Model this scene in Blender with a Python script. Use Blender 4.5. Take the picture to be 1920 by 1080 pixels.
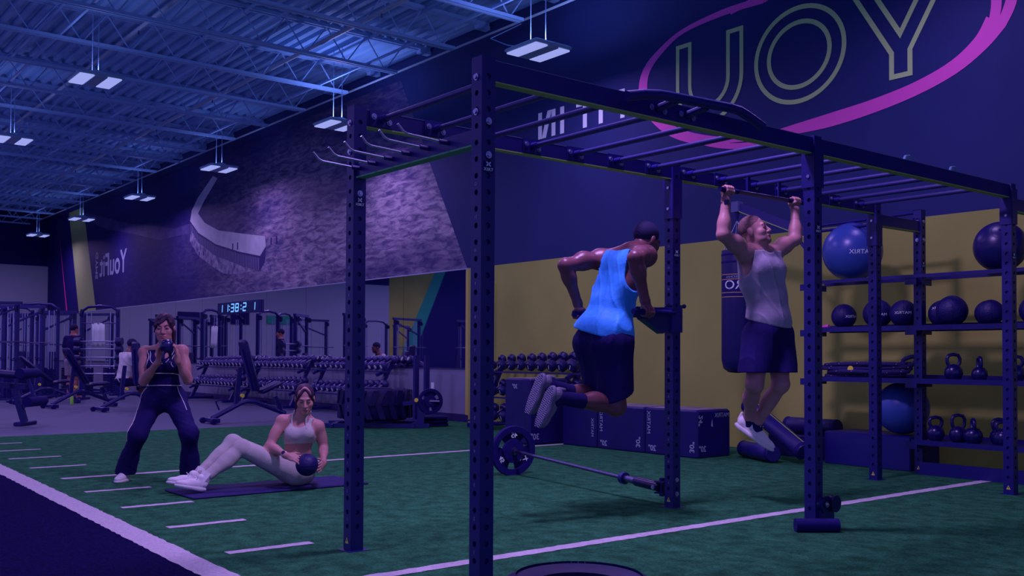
import bpy, math, random
import numpy as np
from mathutils import Vector, Matrix
for o in list(bpy.data.objects): bpy.data.objects.remove(o, do_unlink=True)
SC = bpy.context.scene
COL = SC.collection
random.seed(7)
# ------------------------------------------------------------------ camera
YAW, PITCH, ROLL = 0.8946, 0.0246, 0.0044
FPX, CY, CAMH = 1856.0, 623.1, 1.064
def _axes():
    F0 = Vector((-math.sin(YAW), math.cos(YAW), 0)); R0 = Vector((math.cos(YAW), math.sin(YAW), 0)); Z = Vector((0, 0, 1))
    F = F0*math.cos(PITCH)+Z*math.sin(PITCH); U = -F0*math.sin(PITCH)+Z*math.cos(PITCH)
    R = R0*math.cos(ROLL)+U*math.sin(ROLL); U = -R0*math.sin(ROLL)+U*math.cos(ROLL)
    return R, U, F
R_, U_, F_ = _axes()
cam = bpy.data.cameras.new('camera'); camo = bpy.data.objects.new('camera', cam); COL.objects.link(camo)
cam.sensor_width = 36; cam.lens = FPX/1920*36; cam.shift_y = (CY-540)/1920; cam.clip_end = 200; cam.clip_start = .05
camo.matrix_world = Matrix(((R_.x, U_.x, -F_.x, 0), (R_.y, U_.y, -F_.y, 0), (R_.z, U_.z, -F_.z, CAMH), (0, 0, 0, 1)))
SC.camera = camo
# ------------------------------------------------------------------ world, exposure, lamp tints
SC.view_settings.view_transform = 'Standard'; SC.view_settings.look = 'None'
SC.view_settings.gamma = 1; SC.view_settings.use_curve_mapping = False
SC.view_settings.exposure = 0.0
wd = bpy.data.worlds.new('world'); SC.world = wd; wd.use_nodes = True
wd.node_tree.nodes['Background'].inputs[0].default_value = (.26, .24, 1.0, 1)
wd.node_tree.nodes['Background'].inputs[1].default_value = 0.80
LAMP_W = 95.0
# ------------------------------------------------------------------ materials
def lin(c):
    c = c/255.0
    return c/12.92 if c <= .04045 else ((c+.055)/1.055)**2.4
E0 = (.28, .20, .58)      # what a perfectly white surface shows under the violet lamps
def T(r, g, b):
    return tuple(min(.92, max(.001, lin(v)/e)) for v, e in zip((r, g, b), E0))
MATS = {}
def M(name, rgb, rough=.6, metal=0., spec=.35, var=0., vscale=8., bump=0., bscale=40., rgb2=None, emit=0., aniso=None):
    if name in MATS: return MATS[name]
    m = bpy.data.materials.new(name); m.use_nodes = True; nt = m.node_tree; b = nt.nodes['Principled BSDF']
    b.inputs['Base Color'].default_value = (*rgb, 1); b.inputs['Roughness'].default_value = rough
    b.inputs['Metallic'].default_value = metal; b.inputs['Specular IOR Level'].default_value = spec
    if emit:
        b.inputs['Emission Color'].default_value = (*rgb, 1); b.inputs['Emission Strength'].default_value = emit
    if var or bump or rgb2:
        tc = nt.nodes.new('ShaderNodeTexCoord')
        mp = nt.nodes.new('ShaderNodeMapping'); nt.links.new(tc.outputs['Object'], mp.inputs['Vector'])
        if aniso: mp.inputs['Scale'].default_value = aniso
    if var or rgb2:
        n = nt.nodes.new('ShaderNodeTexNoise'); n.inputs['Scale'].default_value = vscale; n.inputs['Detail'].default_value = 5
        nt.links.new(mp.outputs[0], n.inputs['Vector'])
        r = nt.nodes.new('ShaderNodeValToRGB'); c2 = rgb2 or tuple(v*(1-var) for v in rgb); c1 = rgb if rgb2 else tuple(min(1, v*(1+var)) for v in rgb)
        r.color_ramp.elements[0].color = (*c2, 1); r.color_ramp.elements[0].position = .32
        r.color_ramp.elements[1].color = (*c1, 1); r.color_ramp.elements[1].position = .68
        nt.links.new(n.outputs['Fac'], r.inputs[0]); nt.links.new(r.outputs[0], b.inputs['Base Color'])
    if bump:
        n2 = nt.nodes.new('ShaderNodeTexNoise'); n2.inputs['Scale'].default_value = bscale; n2.inputs['Detail'].default_value = 4
        nt.links.new(mp.outputs[0], n2.inputs['Vector'])
        bp = nt.nodes.new('ShaderNodeBump'); bp.inputs['Strength'].default_value = bump; bp.inputs['Distance'].default_value = .02
        nt.links.new(n2.outputs['Fac'], bp.inputs['Height']); nt.links.new(bp.outputs[0], b.inputs['Normal'])
    MATS[name] = m
    return m
m_black = M('black_powder_coat', (.006, .003, .135), .42, spec=.5)
m_blackdull = M('black_rubber', (.006, .003, .105), .75, spec=.25, var=.2, vscale=30)
m_gloss = M('black_gloss', (.006, .003, .085), .28, spec=.5)
m_vinyl = M('black_vinyl', (.006, .003, .09), .45, spec=.4, var=.15, vscale=12)
m_chrome = M('chrome', (.5, .52, .7), .34, metal=1.)
m_steel = M('brushed_steel', (.17, .16, .31), .35, metal=1.)
m_trim_and_bounce = M('olive_trim_and_bounce', T(92, 92, 70), .6)  # olive for seam lines, and for reflected light painted under beams
m_white = M('white_print', T(128, 120, 185), .6)
m_dimwhite = M('grey_print', T(88, 82, 150), .6)
m_yellowpaint = M('yellow_wall_paint', (.39, .435, .088), .75, spec=.2, var=.10, vscale=1.1)
m_navy = M('navy_wall_paint', (.020, .034, .140), .7, spec=.25, var=.12, vscale=.7)
m_navydark = M('dark_navy_paint', (.008, .006, .11), .7, spec=.25)
m_greywall = M('pale_grey_paint', T(88, 82, 140), .8, spec=.2)
m_wains = M('grey_wainscot', T(72, 62, 122), .7, spec=.2, var=.08, vscale=2)
m_baseb = M('black_baseboard', T(16, 8, 72), .6)
m_pink = M('magenta_paint', T(150, 42, 150), .6)
m_logoyel = M('logo_yellow_paint', (.54, .82, .26), .6)
m_green = M('teal_paint', T(10, 78, 96), .6)
m_deck = M('painted_steel_deck', (.25, .48, .74), .55, spec=.3, var=.06, vscale=.8)
m_joist = M('painted_joist_steel', (.28, .50, .78), .5, spec=.3)
m_yellow = M('yellow_knob', T(150, 110, 60), .5)
# ------------------------------------------------------------------ mesh builder
def V(*a): return np.array(a, float)
def unit(a): a = np.asarray(a, float); return a/max(1e-9, np.linalg.norm(a))
def frame(d, up=(0, 0, 1)):
    d = unit(d); up = np.asarray(up, float)
    if abs(d@unit(up)) > .98: up = V(1, 0, 0) if abs(d[0]) < .9 else V(0, 1, 0)
    s = unit(np.cross(d, up)); u = np.cross(s, d)
    return s, u, d
class MB:
    def __init__(s, off=(0, 0, 0)):
        s.v = []; s.f = []; s.m = []; s.off = V(*off); s.cur = 0
    def mat(s, i): s.cur = i; return s
    def add(s, vs, fs):
        n = len(s.v); s.v.extend([tuple(map(float, v)) for v in vs]); s.f.extend([tuple(n+i for i in f) for f in fs]); s.m.extend([s.cur]*len(fs)); return s
    def hexa(s, P):      # 8 points, bottom ccw then top ccw
        return s.add(P, [(3, 2, 1, 0), (4, 5, 6, 7), (0, 1, 5, 4), (1, 2, 6, 5), (2, 3, 7, 6), (3, 0, 4, 7)])
    def box(s, lo, hi):
        (a, b, c), (d, e, f) = lo, hi
        return s.hexa([(a, b, c), (d, b, c), (d, e, c), (a, e, c), (a, b, f), (d, b, f), (d, e, f), (a, e, f)])
    def cbox(s, c, size, rot=None, bev=0):
        c = V(*c); h = V(*size)/2
        Rm = np.eye(3) if rot is None else np.asarray(rot, float)
        if bev:
            pts = []; b = min(bev, h.min()*.9)
            for sz, ins in ((-1, b), (-1, 0), (1, 0), (1, b)):
                z = sz*(h[2]) if ins else sz*(h[2]-b)
                hx, hy = h[0]-ins, h[1]-ins
                loop = [(-hx+b, -hy), (hx-b, -hy), (hx, -hy+b), (hx, hy-b), (hx-b, hy), (-hx+b, hy), (-hx, hy-b), (-hx, -hy+b)]
                pts += [c+Rm@V(x, y, z) for x, y in loop]
            fs = [tuple(range(7, -1, -1)), tuple(range(24, 32))]
            for k in range(3):
                for i in range(8):
                    j = (i+1) % 8; fs.append((k*8+i, k*8+j, k*8+8+j, k*8+8+i))
            return s.add(pts, fs)
        P = [c+Rm@(h*V(*q)) for q in ((-1, -1, -1), (1, -1, -1), (1, 1, -1), (-1, 1, -1), (-1, -1, 1), (1, -1, 1), (1, 1, 1), (-1, 1, 1))]
        return s.hexa(P)
    def beam(s, p, q, w, h, up=(0, 0, 1)):
        p, q = V(*p), V(*q); a, u, d = frame(q-p, up)
        P = []
        for e in (p, q): P += [e+a*x*w/2+u*y*h/2 for x, y in ((-1, -1), (1, -1), (1, 1), (-1, 1))]
        return s.hexa(P)
    def cyl(s, p, q, r, r2=None, n=12, caps=True):
        p, q = V(*p), V(*q); r2 = r if r2 is None else r2; a, u, d = frame(q-p)
        cs = [(math.cos(2*math.pi*i/n), math.sin(2*math.pi*i/n)) for i in range(n)]
        vs = [p+(a*x+u*y)*r for x, y in cs]+[q+(a*x+u*y)*r2 for x, y in cs]
        fs = [(i, (i+1) % n, n+(i+1) % n, n+i) for i in range(n)]
        if caps: fs += [tuple(range(n-1, -1, -1)), tuple(range(n, 2*n))]
        return s.add(vs, fs)
    def tube(s, path, r, n=8, closed=False, up=(0, 0, 1), caps=True):
        path = [V(*p) for p in path]; N = len(path); rs = r if hasattr(r, '__len__') else [r]*N
        vs = []; prev = None
        for i, p in enumerate(path):
            a = path[(i-1) % N] if (closed or i > 0) else p; b = path[(i+1) % N] if (closed or i < N-1) else p
            t = unit(b-a)
            if prev is None: A, U, _ = frame(t, up)
            else:
                A = unit(prev-t*(prev@t)); U = np.cross(A, t)
            prev = A
            vs += [p+(A*math.cos(2*math.pi*k/n)+U*math.sin(2*math.pi*k/n))*rs[i] for k in range(n)]
        fs = []
        for i in range(N if closed else N-1):
            j = (i+1) % N
            for k in range(n):
                l = (k+1) % n; fs.append((i*n+k, i*n+l, j*n+l, j*n+k))
        if not closed and caps: fs += [tuple(range(n-1, -1, -1)), tuple(range((N-1)*n, N*n))]
        return s.add(vs, fs)
    def lathe(s, prof, c=(0, 0, 0), ax=(0, 0, 1), n=20, closed=False):
        c = V(*c); a, u, d = frame(ax); N = len(prof)
        vs = [c+d*z+(a*math.cos(2*math.pi*k/n)+u*math.sin(2*math.pi*k/n))*r for r, z in prof for k in range(n)]
        fs = []
        for i in range(N if closed else N-1):
            j = (i+1) % N
            for k in range(n): l = (k+1) % n; fs.append((i*n+k, i*n+l, j*n+l, j*n+k))
        return s.add(vs, fs)
    def ball(s, c, r, n=20, m=12, sq=(1, 1, 1)):
        c = V(*c); vs = [c+V(0, 0, -r*sq[2])]; fs = []
        for i in range(1, m):
            t = -math.pi/2+math.pi*i/m
            vs += [c+V(r*math.cos(t)*math.cos(2*math.pi*k/n)*sq[0], r*math.cos(t)*math.sin(2*math.pi*k/n)*sq[1], r*math.sin(t)*sq[2]) for k in range(n)]
        vs.append(c+V(0, 0, r*sq[2])); L = len(vs)-1
        for k in range(n):
            l = (k+1) % n; fs.append((0, 1+l, 1+k)); fs.append((L, 1+(m-2)*n+k, 1+(m-2)*n+l))
            for i in range(m-2): fs.append((1+i*n+k, 1+i*n+l, 1+(i+1)*n+l, 1+(i+1)*n+k))
        return s.add(vs, fs)
    def prism(s, poly, o, ux, uy, th):      # polygon in plane (ux,uy) at o, thickness th along ux x uy
        o, ux, uy = V(*o), V(*ux), V(*uy); nz = unit(np.cross(ux, uy)); n = len(poly)
        vs = [o+ux*x+uy*y for x, y in poly]; vs += [v+nz*th for v in vs]
        fs = [tuple(range(n-1, -1, -1)), tuple(range(n, 2*n))]+[(i, (i+1) % n, n+(i+1) % n, n+i) for i in range(n)]
        return s.add(vs, fs)
    def ribbon(s, pts, w, o, ux, uy, th, closed=False):
        pts = [V(*p) for p in pts]; N = len(pts); ws = w if hasattr(w, '__len__') else [w]*N
        L = []; Rr = []
        for i, p in enumerate(pts):
            a = pts[(i-1) % N] if (closed or i > 0) else None; b = pts[(i+1) % N] if (closed or i < N-1) else None
            d1 = unit(p-a) if a is not None else None; d2 = unit(b-p) if b is not None else None
            if d1 is None: d1 = d2
            if d2 is None: d2 = d1
            n1 = V(-d1[1], d1[0]); n2 = V(-d2[1], d2[0]); nn = unit(n1+n2); k = ws[i]/2/max(.4, nn@n1)
            L.append(p+nn*k); Rr.append(p-nn*k)
        o, ux, uy = V(*o), V(*ux), V(*uy); nz = unit(np.cross(ux, uy))
        m3 = lambda q: o+ux*q[0]+uy*q[1]
        for i in range(N if closed else N-1):
            j = (i+1) % N
            q = [m3(x) for x in (Rr[i], Rr[j], L[j], L[i])]
            s.hexa(q+[x+nz*th for x in q])
        return s
    def mesh(s, name, mats, smooth=35):
        me = bpy.data.meshes.new(name)
        vs = np.array(s.v, float)-s.off
        me.from_pydata(vs.tolist(), [], s.f)
        for m in (mats if isinstance(mats, (list, tuple)) else [mats]): me.materials.append(m)
        if isinstance(mats, (list, tuple)) and len(mats) > 1: me.polygons.foreach_set('material_index', s.m)
        if smooth:
            me.polygons.foreach_set('use_smooth', [True]*len(me.polygons)); me.set_sharp_from_angle(angle=math.radians(smooth))
        me.update()
        return me
    def build(s, name, mats, parent=None, smooth=35, loc=None):
        return inst(name, s.mesh(name, mats, smooth), parent, loc)
def inst(name, me, parent=None, loc=None, rot=None, scale=None):
    o = bpy.data.objects.new(name, me); COL.objects.link(o)
    if parent is not None: o.parent = parent
    if loc is not None: o.location = loc
    if rot is not None: o.rotation_euler = rot
    if scale is not None: o.scale = scale
    return o
def tag(o, label=None, cat=None, group=None, kind=None):
    if label: o['label'] = label
    if cat: o['category'] = cat
    if group: o['group'] = group
    if kind: o['kind'] = kind
    return o
def thing(name, label, cat, loc=(0, 0, 0), rotz=0, group=None):
    o = bpy.data.objects.new(name, None); COL.objects.link(o); o.empty_display_size = .1
    o.location = loc; o.rotation_euler = (0, 0, rotz)
    return tag(o, label, cat, group)
def copy_tree(o, parent=None):
    c = o.copy(); COL.objects.link(c); c.parent = parent
    for ch in [x for x in o.children]: copy_tree(ch, c)
    return c
def struct(o): o['kind'] = 'structure'; return o
_txt = {}
def text_data(st, extr=.0):
    if st not in _txt:
        cu = bpy.data.curves.new('t', 'FONT'); cu.body = st; cu.size = 1; cu.resolution_u = 3; cu.align_x = 'CENTER'; cu.align_y = 'CENTER'
        ob = bpy.data.objects.new('t', cu); COL.objects.link(ob)
        dg = bpy.context.evaluated_depsgraph_get(); me = bpy.data.meshes.new_from_object(ob.evaluated_get(dg))
        v = np.array([x.co[:] for x in me.vertices]).reshape(-1, 3); f = [tuple(p.vertices) for p in me.polygons]
        bpy.data.objects.remove(ob); bpy.data.curves.remove(cu); bpy.data.meshes.remove(me); _txt[st] = (v, f)
    return _txt[st]
def add_text(mb, st, o, ux, uy, size, sx=1., bold=0., fn=None):
    v, f = text_data(st); o, ux, uy = V(*o), unit(ux), unit(uy); w = unit(np.cross(ux, uy))
    vs = [o+ux*x*size*sx+uy*y*size for x, y, z in v]
    if fn: vs = [fn(x*size*sx, y*size) for x, y, z in v]
    mb.add(vs, f)
    if bold:
        for i_, (dx, dy) in enumerate(((bold, 0), (-bold, 0), (0, bold), (0, -bold))): mb.add([q+ux*dx+uy*dy+w*(i_+1)*.00025 for q in vs], f)
    return mb
XW = V(1, 0, 0); YW_ = V(0, 1, 0); ZW = V(0, 0, 1)
# ================================================================== SETTING
YWALL = 9.417; XFAR = -39.0; ZW0 = 2.485; XSPLIT = -12.86; ZDECK = 6.33; YBACK = -11.0; XNEAR = 7.0
# floor: rubber floor, green turf, black turf
struct(MB().box((XFAR, YBACK, -.08), (-14.06, YWALL, 0)).build('floor', M('grey_rubber_floor', (.085, .105, .17), .6, spec=.3, var=.10, vscale=.5, bump=.05, bscale=120), smooth=0))
m_turf = M('green_turf', (.041, .235, .098), .95, spec=.05, var=.32, vscale=9, bump=.9, bscale=260)
m_bturf = M('black_turf', (.0085, .006, .085), .95, spec=.05, var=.35, vscale=60, bump=.9, bscale=260)
# fine speckle of the fibres on top of the large mottling
for mm, amp in ((m_turf, .55), (m_bturf, .5)):
    nt = mm.node_tree; b = nt.nodes['Principled BSDF']; src = b.inputs['Base Color'].links[0].from_socket
    tc = nt.nodes['Texture Coordinate']; n = nt.nodes.new('ShaderNodeTexNoise'); n.inputs['Scale'].default_value = 70; n.inputs['Detail'].default_value = 6; n.inputs['Roughness'].default_value = .75
    nt.links.new(tc.outputs['Object'], n.inputs['Vector'])
    mr = nt.nodes.new('ShaderNodeMapRange'); mr.inputs[1].default_value = .3; mr.inputs[2].default_value = .7; mr.inputs[3].default_value = 1-amp; mr.inputs[4].default_value = 1+amp
    nt.links.new(n.outputs['Fac'], mr.inputs[0])
    mx = nt.nodes.new('ShaderNodeVectorMath'); mx.operation = 'MULTIPLY'; nt.links.new(src, mx.inputs[0]); nt.links.new(mr.outputs[0], mx.inputs[1]); nt.links.new(mx.outputs[0], b.inputs['Base Color'])
def yb(x): return 1.90-.0285*(x+4.6)          # the turf border runs very slightly askew
turf = MB().prism([(-14.06, yb(-14.06)), (XNEAR, yb(XNEAR)), (XNEAR, YWALL), (-14.06, YWALL)], (0, 0, -.06), XW, YW_, .066).build('floor_turf', m_turf, smooth=0); struct(turf)
bturf = MB().prism([(-14.06, YBACK), (XNEAR, YBACK), (XNEAR, yb(XNEAR)), (-14.06, yb(-14.06))], (0, 0, -.06), XW, YW_, .066).build('floor_black_turf', m_bturf, smooth=0); struct(bturf)
m_line = M('white_turf_line', (.62, .60, .60), .9, spec=.05, var=.12, vscale=60, bump=.5, bscale=200)
def jag(x0, y0, x1, y1, w, along, n):
    # a woven line with slightly ragged edges
    a = []; b = []
    for i in range(n+1):
        t = i/n; x = x0+(x1-x0)*t; y = y0+(y1-y0)*t
        j1, j2 = random.uniform(-.006, .006), random.uniform(-.006, .006)
        if along == 'y': a.append((x-w/2+j1, y)); b.append((x+w/2+j2, y))
        else: a.append((x, y-w/2+j1)); b.append((x, y+w/2+j2))
    mb = MB(); vs = [(x, y, .0085) for x, y in a+b]; m = len(a)
    mb.add(vs, [(i, i+m, i+m+1, i+1) if along == 'y' else (i, i+1, i+m+1, i+m) for i in range(n)])
    return mb
def tline(*a): return jag(*a).build('turf_line', m_line, turf, smooth=0)
tline(-14.0, yb(-14.0), 6.5, yb(6.5), .155, 'x', 420)
for x in (-4.13, -9.0): tline(x, yb(x)+.28, x, 9.36 if x > -5 else 9.3, .095, 'y', 160)
for x in (-3.16, -5.1, -6.07, -7.045, -8.02, -10.0, -11.0, -11.95, -12.95): tline(x, yb(x)+.23, x, yb(x)+.73, .075, 'y', 14)
# ---- mural wall / logo wall (one plane)
wall = MB()
wall.box((XFAR, YWALL, ZW0), (XNEAR, YWALL+.2, ZDECK+.1)); wall.mat(1).box((XSPLIT+.001, YWALL, 0), (XNEAR, YWALL+.2, ZW0)); wall.mat(2).box((XFAR, YWALL+.03, 0), (XSPLIT, YWALL+.2, ZW0))
wall_r = wall.build('wall_right', [m_navy, m_yellowpaint, m_wains], smooth=0); struct(wall_r)
MB().box((XSPLIT-.07, YWALL-.004, .12), (XSPLIT+.003, YWALL+.03, ZW0)).build('corner_strip', M('ochre_trim_paint', T(112, 92, 74), .7), wall_r, smooth=0)
MB().box((XSPLIT, YWALL-.006, 1.0), (XSPLIT+.35, YWALL, 1.012)).build('paint_seam', m_trim_and_bounce, wall_r, smooth=0)
MB().box((-12.2, YWALL-.012, .6), (-12.14, YWALL, 2.2)).build('pipe_chase', m_yellowpaint, wall_r, smooth=0)
# wainscot panels and baseboard under the mirror
x = XSPLIT-.07
while x > -26:
    x1 = x-1.22; MB().box((x1+.006, YWALL+.008, .13), (x-.006, YWALL+.03, .855)).build('panel', m_wains, wall_r, smooth=0); x = x1
struct(MB().box((-26, YWALL-.01, 0), (XSPLIT, YWALL+.03, .125)).build('baseboard_right', m_baseb, smooth=0))
MB().box((-38.9, YWALL-.004, .855), (XSPLIT-.07, YWALL+.03, .872)).build('mirror_channel', m_steel, wall_r, smooth=0)
m_mirror = M('mirror_silver', (.80, .80, .86), .015, metal=1.)
x = XSPLIT-.075; i = 0
while x > -38:
    x1 = x-1.86
    o = MB().box((max(x1, -38.9)+.004, YWALL+.002, .872), (x-.004, YWALL+.028, ZW0-.012)).build('mirror_pane', m_mirror, wall_r, smooth=0); x = x1
MB().box((-38.9, YWALL-.006, ZW0-.012), (XSPLIT-.0, YWALL+.01, ZW0+.006)).build('mirror_edge_strip', m_dimwhite, wall_r, smooth=0)
# ---- far wall
fw = MB(); fw.box((XFAR-.2, YBACK, 0), (XFAR, YWALL, 4.3)); fw.mat(1).box((XFAR-.2, YBACK, 4.3), (XFAR, YWALL, ZDECK+.1))
wall_f = fw.build('wall_far', [m_greywall, m_navydark], smooth=0); struct(wall_f)
ex = (0, 1, 0); ez = (0, 0, 1)
MB().prism([(YBACK, 0), (-5.2, 0), (-5.2, 5.6), (YBACK, 5.6)], (XFAR, 0, 0), ex, ez, .004).build('painted_panel', m_yellowpaint, wall_f, smooth=0)
MB().prism([(-11, .0), (-6.3, .0), (-6.3, .52), (-8.4, 5.25), (-11, 5.6)], (XFAR+.004, 0, 0), ex, ez, .004).build('painted_panel', m_navydark, wall_f, smooth=0)
MB().prism([(-6.3, 0), (-5.55, 0), (-5.55, .5), (-7.72, 5.05), (-7.9, 5.6), (-8.55, 5.6), (-6.3, .52)], (XFAR+.004, 0, 0), ex, ez, .005).build('painted_stripe', m_green, wall_f, smooth=0)
MB().box((XFAR, 1.6, 2.35), (XFAR+.05, 2.4, 2.85)).build('window_panel', m_navydark, wall_f, smooth=0)
MB().box((XFAR, -.4, 2.4), (XFAR+.05, .8, 2.75)).build('window_panel', m_green, wall_f, smooth=0)
MB().box((XFAR, 3.7, 2.5), (XFAR+.05, 4.6, 2.8)).build('window_panel', m_navydark, wall_f, smooth=0)
# ---- ceiling: ribbed deck, bar joists, bridging, pipes
dk = MB(); pts = []; y = YBACK
while y < YWALL:
    pts += [(y, 0), (y+.075, 0), (y+.10, .055), (y+.175, .055)]; y += .20
n = len(pts); vs = [(XFAR, yy, ZDECK+zz) for yy, zz in pts]+[(XNEAR, yy, ZDECK+zz) for yy, zz in pts]
dk.add(vs, [(i, n+i, n+i+1, i+1) for i in range(n-1)])
ceil = dk.build('ceiling', m_deck, smooth=0); struct(ceil)
jm = MB(); Y0j, Y1j = -10.8, 9.40; zb, zt = 5.80, 6.325
for s_ in (-1, 1):
    jm.box((s_*.045-.022, Y0j, zt-.05), (s_*.045+.022, Y1j, zt)); jm.box((s_*.04-.02, Y0j, zb-.02), (s_*.04+.02, 8.75, zb+.025))
y = 8.9; k = 0
while y > Y0j+.6:
    jm.cyl((0, y, zt-.03), (0, y-.36, zb), .011, n=5, caps=False); jm.cyl((0, y-.36, zb), (0, y-.72, zt-.03), .011, n=5, caps=False); y -= .72
jm.box((-.06, 9.2, zt-.11), (.06, YWALL, zt-.05))
jme = jm.mesh('joist', m_joist, 0)
for k in range(21):
    inst('joist', jme, ceil, (-7.42-1.655*k if k else -7.42, 0, 0))
for yy, zz in ((8.2, 6.24), (8.2, 5.83), (6.1, 5.83), (6.1, 6.24), (3.9, 5.83), (3.9, 6.24), (1.6, 5.83)):
    MB().box((XFAR, yy-.018, zz), (-6.5, yy+.018, zz+.03)).build('bridging_bar', m_joist, ceil, smooth=0)
m_pipe = M('sprinkler_pipe_paint', T(92, 90, 158), .4)
for yy, zz, r in ((7.3, 5.98, .035), (4.9, 6.02, .03), (9.0, 5.93, .018)):
    o = MB().cyl((XFAR, yy, zz), (-6.8, yy, zz), r, n=10).build('pipe', m_pipe, ceil)
    hm = MB()
    if r > .025:
        for kk in range(9): hm.cyl((-9-3.1*kk, yy, zz), (-9-3.1*kk, yy, zz-.09), .012, n=6)
        hm.build('sprinkler_head', m_steel, o)
MB().tube([(-11.4, 9.3, 6.05), (-11.5, 8.8, 5.75), (-10.6, 8.4, 5.35), (-9.9, 8.25, 5.1)], .008, 6).build('power_cable', m_joist, ceil)
# ---- hanging high bay lights: the room's lamps, and unseen ones added for light
m_lens = bpy.data.materials.new('lit_lens'); m_lens.use_nodes = True
bb = m_lens.node_tree.nodes['Principled BSDF']; bb.inputs['Base Color'].default_value = (.2, .2, .3, 1); bb.inputs['Emission Color'].default_value = (.32, .36, .80, 1); bb.inputs['Emission Strength'].default_value = 1.0
m_house = M('lamp_housing', T(84, 90, 165), .5)
hb = MB(); hb.cbox((0, 0, .045), (.66, .62, .05), bev=.02); hb.cbox((0, 0, .09), (.36, .2, .06), bev=.02); hb.box((-.30, -.085, .0), (.30, .085, .03))
hme = hb.mesh('housing', m_house, 30)
lme = MB().cbox((0, 0, .012), (.60, .2, .02), bev=.008).mesh('lens', m_lens, 30)
cme = MB().cyl((0, 0, .1), (0, 0, 1.335), .006, n=5).mesh('hanging_cable', m_joist)
for s_ in (-.12, .12): pass
rows = [(8.22, (-4.6, -9.73, -15.05, -20.2, -25.25, -30.35, -35.4)), (4.17, (-4.6, -9.7, -14.82, -19.95, -25.1, -30.2, -35.3)), (.2, (-4.6, -9.7, -14.8, -20, -25.1, -30.2, -35.3)), (-3.8, (-4.6, -14.8, -20, -25.1, -30.2, -35.3)), (-7.8, (-20, -30.2, -35.3))]
names_row = {8.22: 'along the mural wall', 4.17: 'in the second row out from the mural wall', .2: 'in the unseen third row out from the mural wall', -3.8: 'in the unseen fourth row out from the mural wall', -7.8: 'in the unseen row by the rear wall'}
ordn = ['nearest', 'second', 'third', 'fourth', 'fifth', 'sixth', 'farthest']
for yy, xs in rows:
    for k, xx in enumerate(xs):
        lb = 'high bay light, %s %s' % (ordn[k], names_row[yy])
        if k == 0 and yy < 8: lb = 'unseen high bay light above the rig %s' % names_row[yy]
        if yy == 8.22 and k == 0: lb = 'twin-lens high bay light hung before the big logo, out of view'
        if yy == 8.22 and k == 1: lb = 'largest twin-lens high bay light, glowing beside the big wall logo'
        t = thing('high_bay_light', lb, 'light', (xx, yy, 5.0), 0, 'high bay lights hung in rows')
        inst('housing', hme, t); inst('hanging_cable', cme, t, (-.15, 0, 0)); inst('hanging_cable', cme, t, (.15, 0, 0))
        for s_ in (-.19, .19): inst('lens', lme, t, (0, s_, -.004))
        L = bpy.data.lights.new('lamp_light', 'AREA'); L.shape = 'RECTANGLE'; L.size = .6; L.size_y = .56; L.energy = LAMP_W; L.spread = math.radians(170)
        tcol = min(1, max(0, (xx+16)/10.0))
        L.color = (.56, .33, 1.0)
        L.energy = LAMP_W*({8.22: .45, 4.17: .8, .2: .22}.get(yy, .6))
        if xx > -7: L.energy = LAMP_W*{8.22: .25, 4.17: 2.5, .2: .3}.get(yy, .3)
        lo = bpy.data.objects.new('lamp_light', L); COL.objects.link(lo); lo.parent = t; lo.location = (0, 0, -.012)
        U = bpy.data.lights.new('added_uplight', 'AREA'); U.shape = 'RECTANGLE'; U.size = .5; U.size_y = .12; U.energy = LAMP_W*(.20 if (yy > 8 and -16 < xx < -8) else .10 if xx > -12 else .04); U.color = (.36, .38, 1.0)  # unseen upward light added to each fixture to brighten the ceiling
        uo = bpy.data.objects.new('added_uplight', U); COL.objects.link(uo); uo.parent = t; uo.location = (0, 0, .135); uo.rotation_euler = (math.pi, 0, 0)
# ---- wall graphics
WO = (0, YWALL-.001, 0); WX = (1, 0, 0); WZ = (0, 0, 1)      # XxZ = -Y: thickness towards the room
lg = thing('wall_logo', 'giant yellow outlined letters inside a magenta brush ring on navy wall', 'wall logo', (-6.6, YWALL-.001, 4.4))
def lbuild(mb, name, mat): mb.off = V(-6.6, YWALL-.001, 4.4); return mb.build(name, mat, lg, smooth=0)
sw = .052
def ell(cx, cz, rx, rz, n=64): return [(cx+rx*math.cos(2*math.pi*i/n), cz+rz*math.sin(2*math.pi*i/n)) for i in range(n)]
lbuild(MB().ribbon(ell(-6.61, 4.475, .58, .53), sw, WO, WX, WZ, .006, True), 'letter', m_logoyel); lbuild(MB().ribbon(ell(-6.61, 4.475, .40, .365), sw, WO, WX, WZ, .006, True), 'letter_counter', m_logoyel)
k_ = sw/2
yp = [(-5.505+k_, 3.941+k_), (-5.25-k_, 3.941+k_), (-5.25-k_, 4.215), (-4.82, 5.0), (-5.03, 5.0), (-5.383, 4.40), (-5.745, 5.0), (-5.955, 5.0), (-5.505+k_, 4.215)]
lbuild(MB().ribbon(yp, sw, WO, WX, WZ, .006, True), 'letter', m_logoyel)
cx, cz = -7.903, 4.45; ro, ri = .50, .30
up = [(cx-ro, 4.98)]+[(cx+ro*math.cos(a), cz+ro*math.sin(a)) for a in np.linspace(math.pi, 2*math.pi, 22)]+[(cx+ro, 4.98), (cx+ri, 4.98)]+[(cx+ri*math.cos(a), cz+ri*math.sin(a)) for a in np.linspace(2*math.pi, math.pi, 18)]+[(cx-ri, 4.98)]
lbuild(MB().ribbon(up, sw, WO, WX, WZ, .006, True), 'letter', m_logoyel)
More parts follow.
